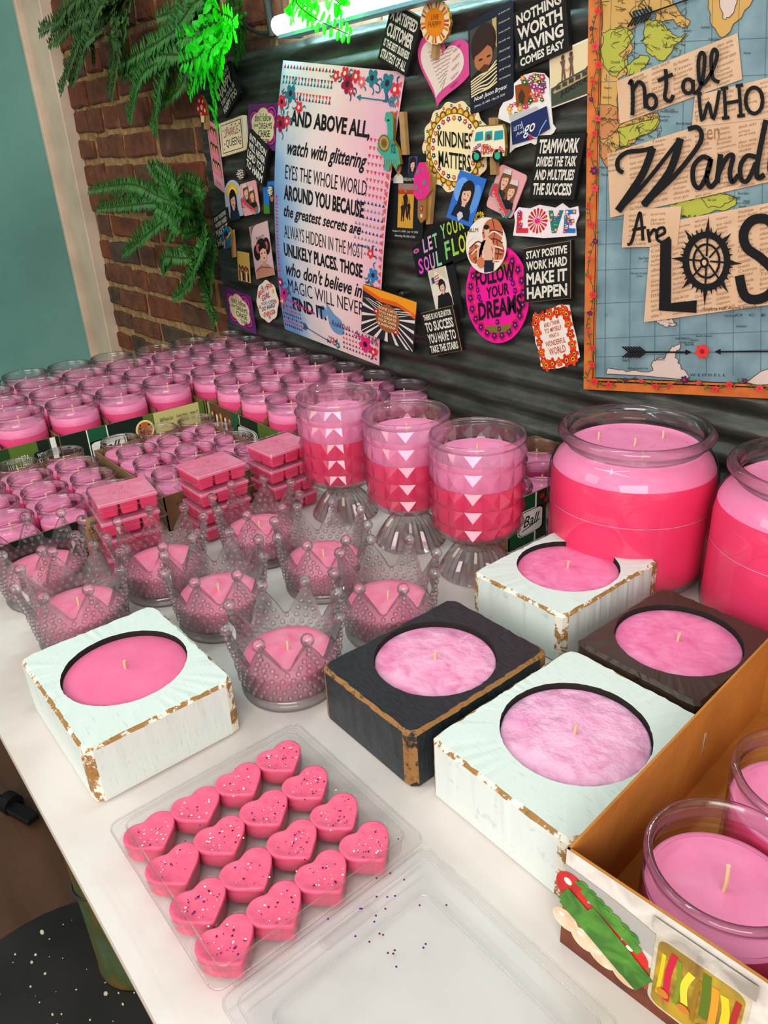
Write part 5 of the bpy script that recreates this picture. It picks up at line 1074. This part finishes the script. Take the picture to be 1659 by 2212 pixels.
LN = [('AND ABOVE ALL,', -.74, .62, .150, .212, 0, .034), ('watch with glittering', -.76, .62, .248, .315, .35, .018), ('EYES THE WHOLE WORLD', -.78, .66, .335, .385, 0, .0), ('AROUND YOU BECAUSE', -.80, .64, .405, .46, 0, .034), ('the greatest secrets are', -.80, .62, .478, .535, .35, .018), ('ALWAYS HIDDEN IN THE MOST', -.80, .68, .552, .602, 0, -.004), ('UNLIKELY PLACES. THOSE', -.82, .68, .622, .674, 0, .034), ("who don't believe in", -.80, .68, .692, .75, .35, .018), ('MAGIC WILL NEVER', -.78, .72, .764, .818, 0, -.004), ('FIND IT.', -.72, .0, .836, .89, 0, .036)]
for t, x0, x1, t0, t1, sh, bo in LN: m.text(t, x0, 1-2*t1, x1, 1-2*t0, .0006, BLACK, sh, bo)
m.text('- Roald Dahl', .06, 1-2*.90, .46, 1-2*.878, .0006, BLACK, .2)
def tris(x0, x1, y, n, hh, mats, up=1):
    w = (x1-x0)/n
    for k in range(n): m.poly([(x0+w*k+w*.15, y), (x0+w*k+w*.85, y), (x0+w*k+w*.5, y+hh*up)], .0005, mats[k % len(mats)])
for k in range(5): tris(-.97, -.05, .955-.048*k, 16, .026, [[RD, NV], [NV, TE, COR], [TE], [RD, COR], [NV, TE, RD]][k], 1 if k % 2 == 0 else -1)
for k in range(8): tris(.62, .97, .60-.05*k, 6, .024, [[RD, PK], [COR]][k % 2], -1)
for k in range(8): tris(.5, .97, .18-.05*k, 8, .022, [[NV], [ink((140, 130, 140))]][k % 2], 1)
for k in range(6): tris(-.98, -.55, -.78-.035*k, 9, .022, [[BLACK, RD], [RD, COR], [ink((60, 30, 50))]][k % 3], 1)
for k in range(5): tris(.3, .97, -.80-.04*k, 11, .022, [[NV, RD], [ink((110, 40, 90))], [COR]][k % 3], 1)
for k in range(14): m.poly([(-.98+.055*k-.025, -.70-.004*k), (-.98+.055*k, -.685-.004*k), (-.98+.055*k+.025, -.70-.004*k), (-.98+.055*k, -.715-.004*k)], .0006, ink((206, 40, 130)))
for k in range(12): m.poly([(.55+.04*k-.018, -.815+.0*k), (.55+.04*k, -.805), (.55+.04*k+.018, -.815), (.55+.04*k, -.825)], .0009, ink((206, 40, 130))) if k < 11 else None
for k in range(34): m.poly([(-.97, .1-.026*k), (-.91, .1-.026*k-.01), (-.97, .1-.026*k-.02)], .0005, [RD, ink((170, 90, 130))][k % 2]); m.poly([(.98, .95-.055*k), (.93, .95-.055*k-.02), (.98, .95-.055*k-.04)], .0005, COR)
FL = [(-.78, .80, .10, TE), (-.93, .74, .08, RD), (-.60, .72, .07, RD), (-.92, .60, .10, ink((150, 20, 60))), (-.80, .62, .06, RD), (.12, .96, .07, RD), (-.02, .94, .06, RD), (.18, .90, .10, ink((150, 20, 60))), (.30, .95, .07, RD), (.40, .92, .06, PK), (.55, .95, .09, TE), (.78, .93, .10, TE), (.90, .90, .07, RD), (.26, .86, .04, RD), (-.95, -.58, .07, ink((130, 20, 100))), (-.88, -.66, .08, ink((190, 30, 120))), (-.95, -.74, .06, PK), (.86, -.30, .09, ink((40, 120, 180))), (.80, -.15, .06, RD), (.90, -.42, .08, RD), (.75, -.86, .12, ink((224, 40, 110))), (.9, -.9, .07, RD), (.1, -.93, .05, COR), (.2, -.96, .05, TE)]
for x, y, q, mt in FL: m.flower(x, y, q, .0008, mt, ink((60, 20, 40)) if q > .07 else CREAM, 5, .62)
random.seed(21)
for x, y, q, mt in FL:
    for k in range(4): a = random.uniform(0, 6.28); m.stroke([(x+q*cos(a)*.9, y+q*.6*sin(a)*.9), (x+q*1.4*cos(a+.2), y+q*.9*sin(a+.2)), (x+q*1.8*cos(a), y+q*1.1*sin(a))], .0022, .0006, [TE, NV][k % 2], 3, None, True) if abs(x+q*1.8*cos(a)) < .97 and abs(y+q*1.1*sin(a)) < .98 else None
def arrow(x0, y0, x1, y1, mt):
    m.stroke([(x0, y0), (x1, y1)], .0016, .0009, mt, 1); dx = .05 if x1 > x0 else -.05; m.poly([(x1+dx, y1), (x1-dx*.3, y1+.02), (x1-dx*.3, y1-.02)], .0009, mt)
    for k in range(4): m.stroke([(x0+dx*.5*k, y0), (x0+dx*.5*k-dx, y0+.03)], .0014, .0009, mt, 1); m.stroke([(x0+dx*.5*k, y0), (x0+dx*.5*k-dx, y0-.03)], .0014, .0009, mt, 1)
arrow(.9, .83, .4, .83, TE); arrow(-.5, -.90, .0, -.95, NV)
tag(m.build('quote_poster', None, m.c), 'tall pink watercolour quote poster AND ABOVE ALL curling off metal sheet', 'poster')

# ------------------------------------------------------------------ map poster (drawn in plane coordinates traced from the print)
class MapP(MB):
    def __init__(s):
        super().__init__(); s.step = 4e-7; s.c = wallpt(*c5(550, 1100)); s.n = Vector((0, -1, 0)); s.u = Vector((.00021, 0, 0)); s.v = Vector((0, 0, .00021))
    def map(s, a, b, h): return wallpt(*c5(a, b))-s.c+Vector((0, -h, 0))
m = MapP(); OR = noisy('orange_border', [(.3, (196, 96, 40)), (.6, (222, 120, 50)), (.8, (200, 110, 60))], 60, 6, .5); SEA = noisy('map_sea', [(.3, (98, 126, 134)), (.55, (122, 150, 158)), (.8, (146, 170, 176))], 26, 8, .5)
m.slab([(85, -140), (1500, -320), (1500, 2185), (55, 2112)], .0, .0012, OR)
m.poly([(150, -110), (1440, -270), (1440, 2120), (104, 2072)], .0015, BLACK); m.poly([(154, -105), (1434, -262), (1434, 2112), (110, 2064)], .0018, OR); m.poly([(160, -95), (1428, -252), (1428, 2100), (118, 2052)], .0020, BLACK); m.poly([(163, -88), (1424, -246), (1424, 2095), (121, 2046)], .0022, SEA)
YG, YO, TN, PW = ink((176, 176, 70)), ink((206, 160, 90)), ink((196, 130, 80)), ink((214, 190, 180))
for P, mt in [([(165, -60), (380, -80), (420, 40), (330, 60), (350, 130), (300, 180), (330, 260), (290, 330), (300, 400), (250, 450), (250, 660), (320, 640), (470, 620), (440, 700), (340, 760), (300, 800), (250, 810), (230, 830), (190, 860), (150, 800), (160, 300)], YO), ([(165, 180), (280, 150), (330, 200), (260, 300), (300, 330), (230, 420), (165, 330)], YG), ([(360, -20), (520, -60), (560, 40), (640, 120), (600, 150), (540, 110), (470, 120), (440, 60)], YO), ([(400, 100), (500, 130), (560, 200), (620, 190), (560, 250), (500, 330), (430, 300), (390, 230)], YG), ([(300, 350), (370, 300), (420, 330), (380, 380), (300, 410)], YG), ([(145, 560), (240, 580), (250, 700), (170, 760), (140, 700)], TN), ([(250, 690), (460, 640), (430, 720), (310, 770), (260, 800)], YG), ([(150, 760), (200, 800), (240, 900), (200, 920), (150, 840)], TN), ([(730, -60), (1000, -90), (960, 30), (830, 190), (770, 160), (745, 60)], YO), ([(800, -60), (900, -70), (880, 60), (820, 100)], PW), ([(520, 1110), (640, 1080), (800, 1045), (890, 1080), (860, 1130), (760, 1150), (660, 1190), (600, 1170)], YG), ([(700, 1070), (800, 1050), (880, 1080), (830, 1110), (740, 1120)], YO), ([(190, 2030), (200, 1990), (300, 2010), (420, 2010), (440, 1960), (500, 1930), (540, 1880), (590, 1860), (560, 1920), (580, 1980), (620, 2050)], PW), ([(940, 2080), (1100, 1980), (1300, 2000), (1300, 2085)], PW), ([(460, 1740), (540, 1730), (570, 1760), (500, 1770)], PW)]:
    random.seed(len(P)*7); rag = cr(P+[P[0]], 5)[:-1]; rag = [(x+random.uniform(-8, 8), y+random.uniform(-8, 8)) for x, y in rag]
    m.poly(rag, .0025 if mt is YO else .0028, mt)
    random.seed(len(P)); Q = rag+[rag[0]]; m.stroke(Q, .0007, .0031, ink((70, 60, 40)), 1)
random.seed(31)
for k in range(110):
    x, y = random.choice([(random.uniform(170, 460), random.uniform(-20, 420)), (random.uniform(170, 460), random.uniform(600, 820)), (random.uniform(380, 620), random.uniform(0, 300))]); m.stroke([(x+random.uniform(-30, 30), y+random.uniform(-25, 25)) for _ in range(4)], .0006, .0030, ink((90, 80, 50)), 3)
GR = ink((74, 104, 112))
for x in (185, 318, 455, 590, 735, 880, 1030, 1180): m.stroke([(x+30, -120), (x, 1000), (x-10, 2040)], .0005, .0027, GR, 2)
for y in (230, 430, 1180, 1310, 1450, 1630, 1820, 1920): m.stroke([(125, y+16), (1420, y-40)], .0005, .0027, GR, 1)
for t, x, y, w in [('HUDSON BAY', 335, 340, 100), ('Philadelphia', 480, 600, 95), ('Houston', 250, 785, 55), ('Washington', 440, 625, 90), ('Norfolk', 475, 645, 45), ('Bermuda Islands', 565, 662, 85), ('San Felix', 360, 1392, 60), ('(Chile)', 390, 1410, 30), ('Islas Juan Fernandez', 318, 1475, 95), ('(Chile)', 350, 1490, 30), ('Cape Horn', 520, 1745, 50), ('South Georgia', 825, 1705, 60), ('South Sandwich Is.', 890, 1760, 60), ('O  C  E  A  N', 885, 1700, 300), ('W E D D E L L', 640, 2025, 190), ('South Orkney', 670, 1815, 90), ('King George', 600, 1850, 60), ('Clarence', 640, 1835, 45), ('Joinville', 610, 1862, 50), ('Adelaide I.', 455, 1940, 50), ('Maceio', 870, 1060, 45), ('Fortaleza', 850, 1068, 60), ('Joao Pessoa', 890, 1095, 70), ('Sao Luis', 735, 1075, 45), ('B R A Z I L', 600, 1165, 150), ('Frederikshaab', 740, 205, 70), ('Godthaab', 700, 140, 50), ('Baffin Island', 480, 60, 90), ('Cap Farvel', 845, 190, 50), ('Dallas', 190, 770, 40), ('Oklahoma', 205, 705, 60), ('Miami', 350, 750, 40), ('C', 180, 1700, 10), ('Chicago', 330, 640, 45), ('Denver', 200, 640, 40), ('New York', 500, 588, 55), ('Jacksonville', 400, 700, 60), ('Quebec', 540, 300, 40), ('Labrador', 600, 160, 50), ('Ungava Bay', 500, 200, 60), ('Hudson Str.', 440, 130, 60), ('Southampton I.', 250, 120, 70), ('Manitoba', 200, 380, 55), ('Churchill', 210, 330, 50), ('Regina', 175, 470, 40), ('Vancouver', 165, 520, 50), ('Mexico', 150, 900, 45), ('Merida', 160, 940, 40), ('Azores', 930, 280, 40), ('Peter I.', 270, 1945, 40), ('Bellingshausen Sea', 300, 1990, 110), ('South Shetland Is.', 560, 1825, 80), ('Brazil Basin', 900, 1040, 60), ('Natal', 930, 1082, 35), ('Recife', 905, 1112, 40)]: m.text(t, x, y+14, x+w, y, .0033, ink((30, 34, 36)), .1)
SC = [noisy('newsprint', [(.3, (206, 166, 130)), (.7, (222, 184, 150))], 30, 5, .6)]*5; BRN = ink((156, 116, 86)); SHD = ink((86, 92, 92))
scr = [[(245, 440), (900, 180), (925, 430), (260, 672)], [(195, 835), (660, 690), (1430, 590), (1430, 905), (210, 1180)], [(672, 520), (1400, 340), (1400, 600), (655, 690)], [(430, 1310), (590, 1190), (1430, 1030), (1430, 1600), (395, 1745)], [(292, 1142), (602, 1115), (580, 1332), (277, 1340)]]
for k, P in enumerate(scr): m.slab(P, .0034+.0006*k, .0038+.0006*k, SC[0], ink((120, 96, 74)))
news = ['Wahrend', 'Beispiele fur', 'erlebnis Tr', 'gen plus', 'Wo sind die Vision', 'inszenierung', 'Untern', 'aufwende', 'gestaltet', 'Vergleich zum vorherigen', 'Das Wachstum', 'schliess', 'moglich gehalten', 'obendrein', 'Fruhjahr', 'messe', 'strandn', 'Taten-', 'insgesamt', 'doch sehr', 'sumenten', 'offnete die', 'Konjunktur', 'Bestanden', 'da kommt eine', 'schon die Lust', 'auch hulprig', 'sowohl', 'dem gut', 'tut nich', 'die Wirtsch', 'Bruttoin', 'Wachstum', 'dem sehr niedrig', 'Casinos', 'Grossbr', 'schottischen', 'Corinthian', 'expandieren', 'mos Auto', 'den wie']
random.seed(41); ni = 0
def inside(P, x, y):
    c = False; n = len(P)
    for i in range(n):
        (xa, ya), (xb, yb) = P[i], P[(i+1) % n]
        if (ya > y) != (yb > y) and x < (xb-xa)*(y-ya)/(yb-ya)+xa: c = not c
    return c
for k, P in enumerate(scr):
    sl = (P[1][1]-P[0][1])/(P[1][0]-P[0][0]) if k not in (1, 3) else -.22
    for x in range(200, 1060, 118):
        for y in range(200, 1760, 27):
            yy = y+(x-600)*sl*.5+random.uniform(-4, 4); w = random.uniform(60, 104)
            pts = [(x, yy), (x+w, yy+w*sl), (x, yy+18), (x+w, yy+18+w*sl)]
            if all(inside(P, *q) for q in pts) and not any(inside(scr[j], x+w/2, yy) for j in range(k+1, 5)):
                ni += 1; m.text(news[ni*7 % len(news)], x, yy+17, x+w, yy, .0041+.0006*k, BRN, 0, 0, sl)
m.text('Toyota ruft Autos zuruck', 715, 1690, 1010, 1665, .0062, ink((110, 76, 54)), 0, .01, -.06); m.text('en', 735, 760, 805, 700, .0047, BRN, 0, 0, -.1); m.text('108.000', 830, 1010, 905, 985, .0047, BRN, 0, 0, -.1)
BL = ink((20, 18, 20)); Z = .0070
PXM = .00036   # metres per traced unit of the print
def pen(P, w, n=6, taper=False): m.stroke(P, w*PXM, Z, BL, n, (PXM, PXM), taper)
for P in ([(322, 460), (336, 440), (342, 520), (340, 625)], [(338, 500), (372, 446), (402, 470), (408, 540), (410, 588)], [(520, 375), (524, 460), (516, 530), (545, 548), (562, 515)], [(478, 440), (520, 420), (560, 404)], [(668, 432), (672, 500), (700, 488), (722, 420), (732, 310), (712, 288), (698, 340), (704, 440), (730, 452), (775, 380), (800, 300), (785, 268), (768, 310), (775, 420), (812, 446)]): pen(P, 21)
for cx, cy, rx, ry in ((442, 552, 28, 38), (642, 468, 28, 38), (1000, 545, 46, 70)): pen([(cx+rx*cos(k*pi/6), cy+ry*sin(k*pi/6)) for k in range(13)], 21)
for P in ([(700, 508), (718, 655), (752, 555), (778, 648), (812, 490)], [(838, 480), (845, 640)], [(918, 465), (928, 628)], [(838, 562), (922, 546)], [(818, 484), (860, 476)], [(900, 468), (940, 460)], [(825, 642), (866, 636)], [(908, 630), (950, 624)], [(690, 512), (716, 506)]): pen(P, 19, 4)
for P, w in (([(290, 935), (262, 915), (262, 865), (310, 825), (390, 815), (455, 800)], 24), ([(450, 800), (390, 950), (260, 1142)], 40), ([(260, 1142), (400, 1000), (600, 750)], 22), ([(600, 750), (540, 930), (400, 1110)], 42), ([(395, 1112), (560, 960), (690, 800), (715, 730), (690, 690), (640, 700)], 26), ([(765, 865), (720, 850), (672, 900), (670, 985), (705, 1015), (750, 930), (765, 860), (742, 960), (765, 1012), (805, 965)], 26), ([(818, 835), (798, 990)], 30), ([(802, 950), (850, 855), (885, 845), (868, 930), (880, 985), (915, 945)], 26), ([(1010, 850), (960, 845), (925, 900), (930, 970), (965, 975), (1010, 880)], 26), ([(1064, 650), (1018, 880), (1018, 960), (1056, 945)], 30), ([(1090, 900), (1130, 860), (1120, 830), (1090, 850), (1085, 930), (1130, 950), (1180, 880)], 24), ([(1210, 830), (1195, 940)], 28), ([(1205, 880), (1240, 830), (1275, 840)], 22)): pen(P, w, 7)
for P in ([(310, 1322), (335, 1305), (376, 1155), (388, 1200), (396, 1302)], [(338, 1245), (412, 1230)], [(422, 1240), (432, 1312)], [(430, 1275), (455, 1242), (468, 1256)], [(472, 1282), (512, 1260), (506, 1232), (476, 1244), (472, 1292), (502, 1310), (542, 1284)]): pen(P, 16)
m.poly([(490, 1305), (550, 1294), (546, 1640), (688, 1624), (684, 1692), (482, 1680)], Z, BL)
cx, cy = 740, 1412
def ringp(rx, ry, w): pen([(cx+rx*cos(k*pi/16), cy+ry*sin(k*pi/16)) for k in range(33)], w, 2)
ringp(112, 142, 36); ringp(70, 90, 12); m.ell(cx-10, cy+8, 24, 30, Z+.0003, BL, 16); m.ell(cx-10, cy+8, 12, 16, Z+.0006, SC[0], 12)
for k in range(8):
    a = k*pi/4+.06; q = 1.72 if k % 2 == 0 else 1.62; pen([(cx+20*cos(a), cy+26*sin(a)), (cx+115*cos(a), cy+145*sin(a))], 10, 1)
    m.poly([(cx+112*cos(a-.12), cy+142*sin(a-.12)), (cx+112*q*cos(a), cy+142*q*sin(a)), (cx+112*cos(a+.12), cy+142*sin(a+.12))], Z, BL)
for k in range(32):
    a = k*pi/16; m.poly([(cx+125*cos(a-.05), cy+158*sin(a-.05)), (cx+148*cos(a), cy+186*sin(a)), (cx+125*cos(a+.05), cy+158*sin(a+.05))], Z, BL)
pen([(1120, 1235), (1060, 1185), (985, 1195), (942, 1262), (960, 1340), (1040, 1400), (1110, 1480), (1090, 1580), (1010, 1620), (945, 1595), (918, 1490)], 52, 8)
pen([(1200, 1180), (1400, 1150)], 50, 2); pen([(1300, 1160), (1310, 1600)], 55, 2)
# arrows and border vine
def marrow(x0, y0, x1, y1, fe):
    pen([(x0, y0), (x1, y1)], 9, 1); d = 1 if x1 > x0 else -1; m.poly([(x1+30*d, y1), (x1-5*d, y1-16), (x1-5*d, y1+16)], Z, BL)
    if fe:
        for k in range(7): pen([(x0+15*k*d, y0), (x0+(15*k-38)*d, y0-30)], 8, 1); pen([(x0+15*k*d, y0), (x0+(15*k-38)*d, y0+30)], 8, 1)
marrow(320, 1905, 630, 1905, True); marrow(1300, 1898, 812, 1902, False)
pen([(340, 105), (700, -20)], 9, 1)
for k in range(7): pen([(345+17*k, 102-6*k), (325+17*k, 72-6*k)], 9, 1); pen([(345+17*k, 102-6*k), (315+17*k, 150-6*k)], 9, 1)
RF, PF, GL_ = ink((222, 56, 44)), ink((70, 34, 76)), ink((92, 96, 44)); random.seed(51)
m.flower(717, 1900, 42, Z+.0002, RF, ink((150, 20, 60)), 6); VN = ink((50, 36, 40))
vine = cr([(142+(-42)*k/22+18*sin(k*1.9), -60+2110*k/22) for k in range(23)], 4); m.stroke(vine, .0011, .0062, VN, 1, (PXM, PXM))
vin2 = cr([(110+1310*k/16, 2062+22*sin(k*1.7)+.03*1310*k/16) for k in range(17)], 4); m.stroke(vin2, .0011, .0062, VN, 1, (PXM, PXM))
for V in (vine, vin2):
    for i, (x, y) in enumerate(V):
        a = random.uniform(0, 6.28); m.poly([(x, y), (x+14*cos(a-.4), y+14*sin(a-.4)), (x+28*cos(a), y+28*sin(a)), (x+14*cos(a+.4), y+14*sin(a+.4))], .0064, GL_)
        if i % 4 == 1: m.flower(x+random.uniform(-8, 8), y+random.uniform(-8, 8), random.uniform(13, 24), .0067+.00001*(i % 9), [RF, RF, PF, ink((226, 70, 70))][(i//4) % 4], ink((200, 30, 90)), random.choice([5, 6]))
tag(m.build('map_poster', None, m.c), 'large vintage map poster reading Not all who Wander Are LOST, orange floral border', 'poster')

# ------------------------------------------------------------------ ferns
def frond(m, pts, n, leaf, mat, droop=.25, width=.46, out=.01, stem=.0012):
    """an arching stem with two rows of small leaflets"""
    P = [Vector(p) for p in cr(pts, max(4, n//max(1, len(pts)-1)))]; L = len(P)
    m.tube(P, stem, STEM, 5, stem*.4)
    for i in range(1, L):
        t = i/(L-1); d = (P[i]-P[i-1]).normalized(); side = d.cross(Vector((0, -1, .15))).normalized(); ln = leaf*(sin(pi*min(1, .18+.82*(1-t)*1.0))**.7 if t > .3 else .75+.25*t/.3)*random.uniform(.85, 1.1)
        for s_ in (1, -1):
            ax = (side*s_+d*.22+Vector((0, -random.uniform(-.15, .45), -droop*random.random()))).normalized(); w = ln*width
            nn = ax.cross(d).normalized(); wd = nn.cross(ax).normalized(); b = P[i]
            V = [b, b+ax*ln*.25+wd*w*.42+nn*.0012, b+ax*ln*.78+wd*w*.40, b+ax*ln, b+ax*ln*.78-wd*w*.40, b+ax*ln*.25-wd*w*.42+nn*.0012, b+ax*ln*.5-nn*.0015]
            m.raw([m.map(*v) for v in V], [[0, 1, 6], [1, 2, 6], [2, 3, 6], [3, 4, 6], [4, 5, 6], [5, 0, 6]], mat)
def wp3(px, py, y): return tuple(wallpt(px, py, y))
def fern(name, label, origin, fronds, mat, leaf=.020, group=None, seed=1, lf=None):
    random.seed(seed); o = Vector(wp3(*origin)); r = thing(name, o, label, 'plant', group)
    if mat is not LEAF_LIT:
        fronds = fronds+[[(x+(random.uniform(-14, 14) if i else 0), y+(random.uniform(-16, 16) if i else 0), d-(.012 if i else 0)) for i, (x, y, d) in enumerate(f)] for f in fronds]
    for f in fronds:
        mt = mat
        if isinstance(f, tuple): f, mt = f
        m = MB(); pts = [Vector(wp3(*p))-o for p in f]; ln = sum((Vector(pts[i+1])-Vector(pts[i])).length for i in range(len(pts)-1))
        frond(m, [tuple(p) for p in pts], max(6, int(ln/(.0085 if mt is LEAF_LIT else .0062))), lf or leaf*random.uniform(.85, 1.15), mt, .4, .62 if mt is LEAF_LIT else .46); m.build('frond', r)
    return r
fern('hanging_fern', 'dark green fern hanging on brick at upper left by door casing', (285, -30, .69), [
    [(285, -30, .70), (250, -10, .66), (180, 15, .66), (85, 72, .68)], [(285, -30, .70), (240, 20, .66), (170, 50, .66), (105, 95, .68)],
    [(270, -20, .70), (215, 40, .66), (170, 90, .66), (128, 190, .69)], [(280, -20, .70), (200, 70, .64), (180, 110, .65), (150, 180, .69)],
    [(285, -30, .70), (255, 30, .66), (245, 110, .66), (235, 200, .70)], [(290, -30, .70), (270, 20, .66), (270, 80, .67), (262, 140, .70)],
    [(275, -35, .70), (200, -20, .66), (150, 30, .66), (115, 60, .68)], [(240, -40, .70), (210, 10, .68), (200, 60, .68), (205, 130, .71)], [(285, -35, .7), (230, -15, .65), (200, 20, .64), (160, 130, .68)]], LEAFD, .019, None, 3)
fern('hanging_fern', 'mid green fern drooping on bricks left of the lime lit fern', (470, 20, .69), [
    [(470, 20, .70), (400, 70, .66), (330, 110, .66), (250, 150, .69)], [(465, 30, .70), (400, 100, .65), (330, 130, .66), (265, 165, .70)],
    [(460, 40, .70), (390, 110, .66), (350, 180, .67), (328, 280, .71)], [(455, 50, .70), (370, 120, .66), (310, 160, .67), (275, 250, .71)],
    [(470, 0, .70), (410, 20, .66), (380, 50, .66), (345, 90, .70)], [(470, 30, .70), (420, 90, .66), (380, 170, .67), (345, 230, .71)],
    [(480, -20, .71), (430, -10, .66), (390, 5, .67), (340, 40, .70)], [(470, 10, .70), (430, 60, .65), (400, 90, .65), (350, 120, .68)], [(495, -30, .72), (520, 30, .71), (525, 80, .72), (510, 130, .73)]], LEAF, .019, None, 4)
fern('lit_fern', 'fern with bright lime lamp glow in its leaf colour, beside the lamp tube', (480, 30, .66), [
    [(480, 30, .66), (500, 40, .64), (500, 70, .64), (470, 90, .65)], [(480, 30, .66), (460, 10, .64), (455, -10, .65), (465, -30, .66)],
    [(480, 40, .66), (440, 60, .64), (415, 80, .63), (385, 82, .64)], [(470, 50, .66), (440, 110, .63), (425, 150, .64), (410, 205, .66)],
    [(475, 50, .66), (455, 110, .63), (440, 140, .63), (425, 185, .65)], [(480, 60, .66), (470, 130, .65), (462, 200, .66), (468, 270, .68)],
    [(480, 60, .66), (480, 100, .64), (475, 130, .64), (480, 165, .66)], [(475, 60, .66), (450, 90, .63), (430, 120, .62), (395, 135, .63)], [(485, 40, .66), (480, 80, .63), (455, 110, .62), (440, 180, .64)]], LEAF_LIT, .021, None, 5)
fern('wall_fern', 'green fern spreading across the bricks at middle left edge of metal sheet', (435, 505, .69), [
    [(420, 440, .70), (350, 420, .66), (280, 405, .66), (205, 408, .69)], [(420, 445, .70), (340, 430, .66), (280, 435, .66), (215, 442, .70)],
    [(410, 440, .70), (370, 410, .68), (340, 380, .69), (328, 350, .71)], [(430, 470, .70), (370, 470, .65), (310, 500, .66), (265, 550, .70)],
    [(430, 470, .70), (400, 420, .66), (370, 390, .67), (350, 365, .70)], [(440, 480, .70), (430, 430, .68), (420, 400, .69), (400, 380, .71)],
    [(440, 490, .70), (400, 490, .64), (350, 460, .64), (330, 440, .66)], [(440, 520, .70), (400, 540, .66), (370, 560, .67), (350, 590, .71)],
    [(440, 530, .70), (420, 580, .66), (400, 610, .68), (385, 640, .71)], [(445, 500, .70), (440, 560, .68), (440, 620, .69), (470, 690, .71)], [(445, 500, .70), (455, 540, .68), (448, 610, .69), (455, 660, .71)],
    [(440, 480, .70), (440, 520, .64), (435, 550, .65), (425, 570, .68)], [(430, 460, .70), (400, 450, .63), (380, 470, .63), (360, 520, .66)]], LEAF, .018, None, 6)
fern('lamp_sprig', 'small sprig in lamplit lime green hanging over left end of lamp tube', (640, -10, .70), [
    [(640, -10, .70), (645, 12, .685), (690, 45, .68), (755, 75, .69)], [(640, -10, .70), (655, 10, .69), (670, 20, .69), (685, 30, .69)], [(640, -15, .70), (632, 10, .69), (630, 30, .69), (628, 45, .70)], [(700, -15, .70), (725, 0, .69), (735, 10, .69), (740, 20, .70)]], LEAF_LIT, .017, None, 7)
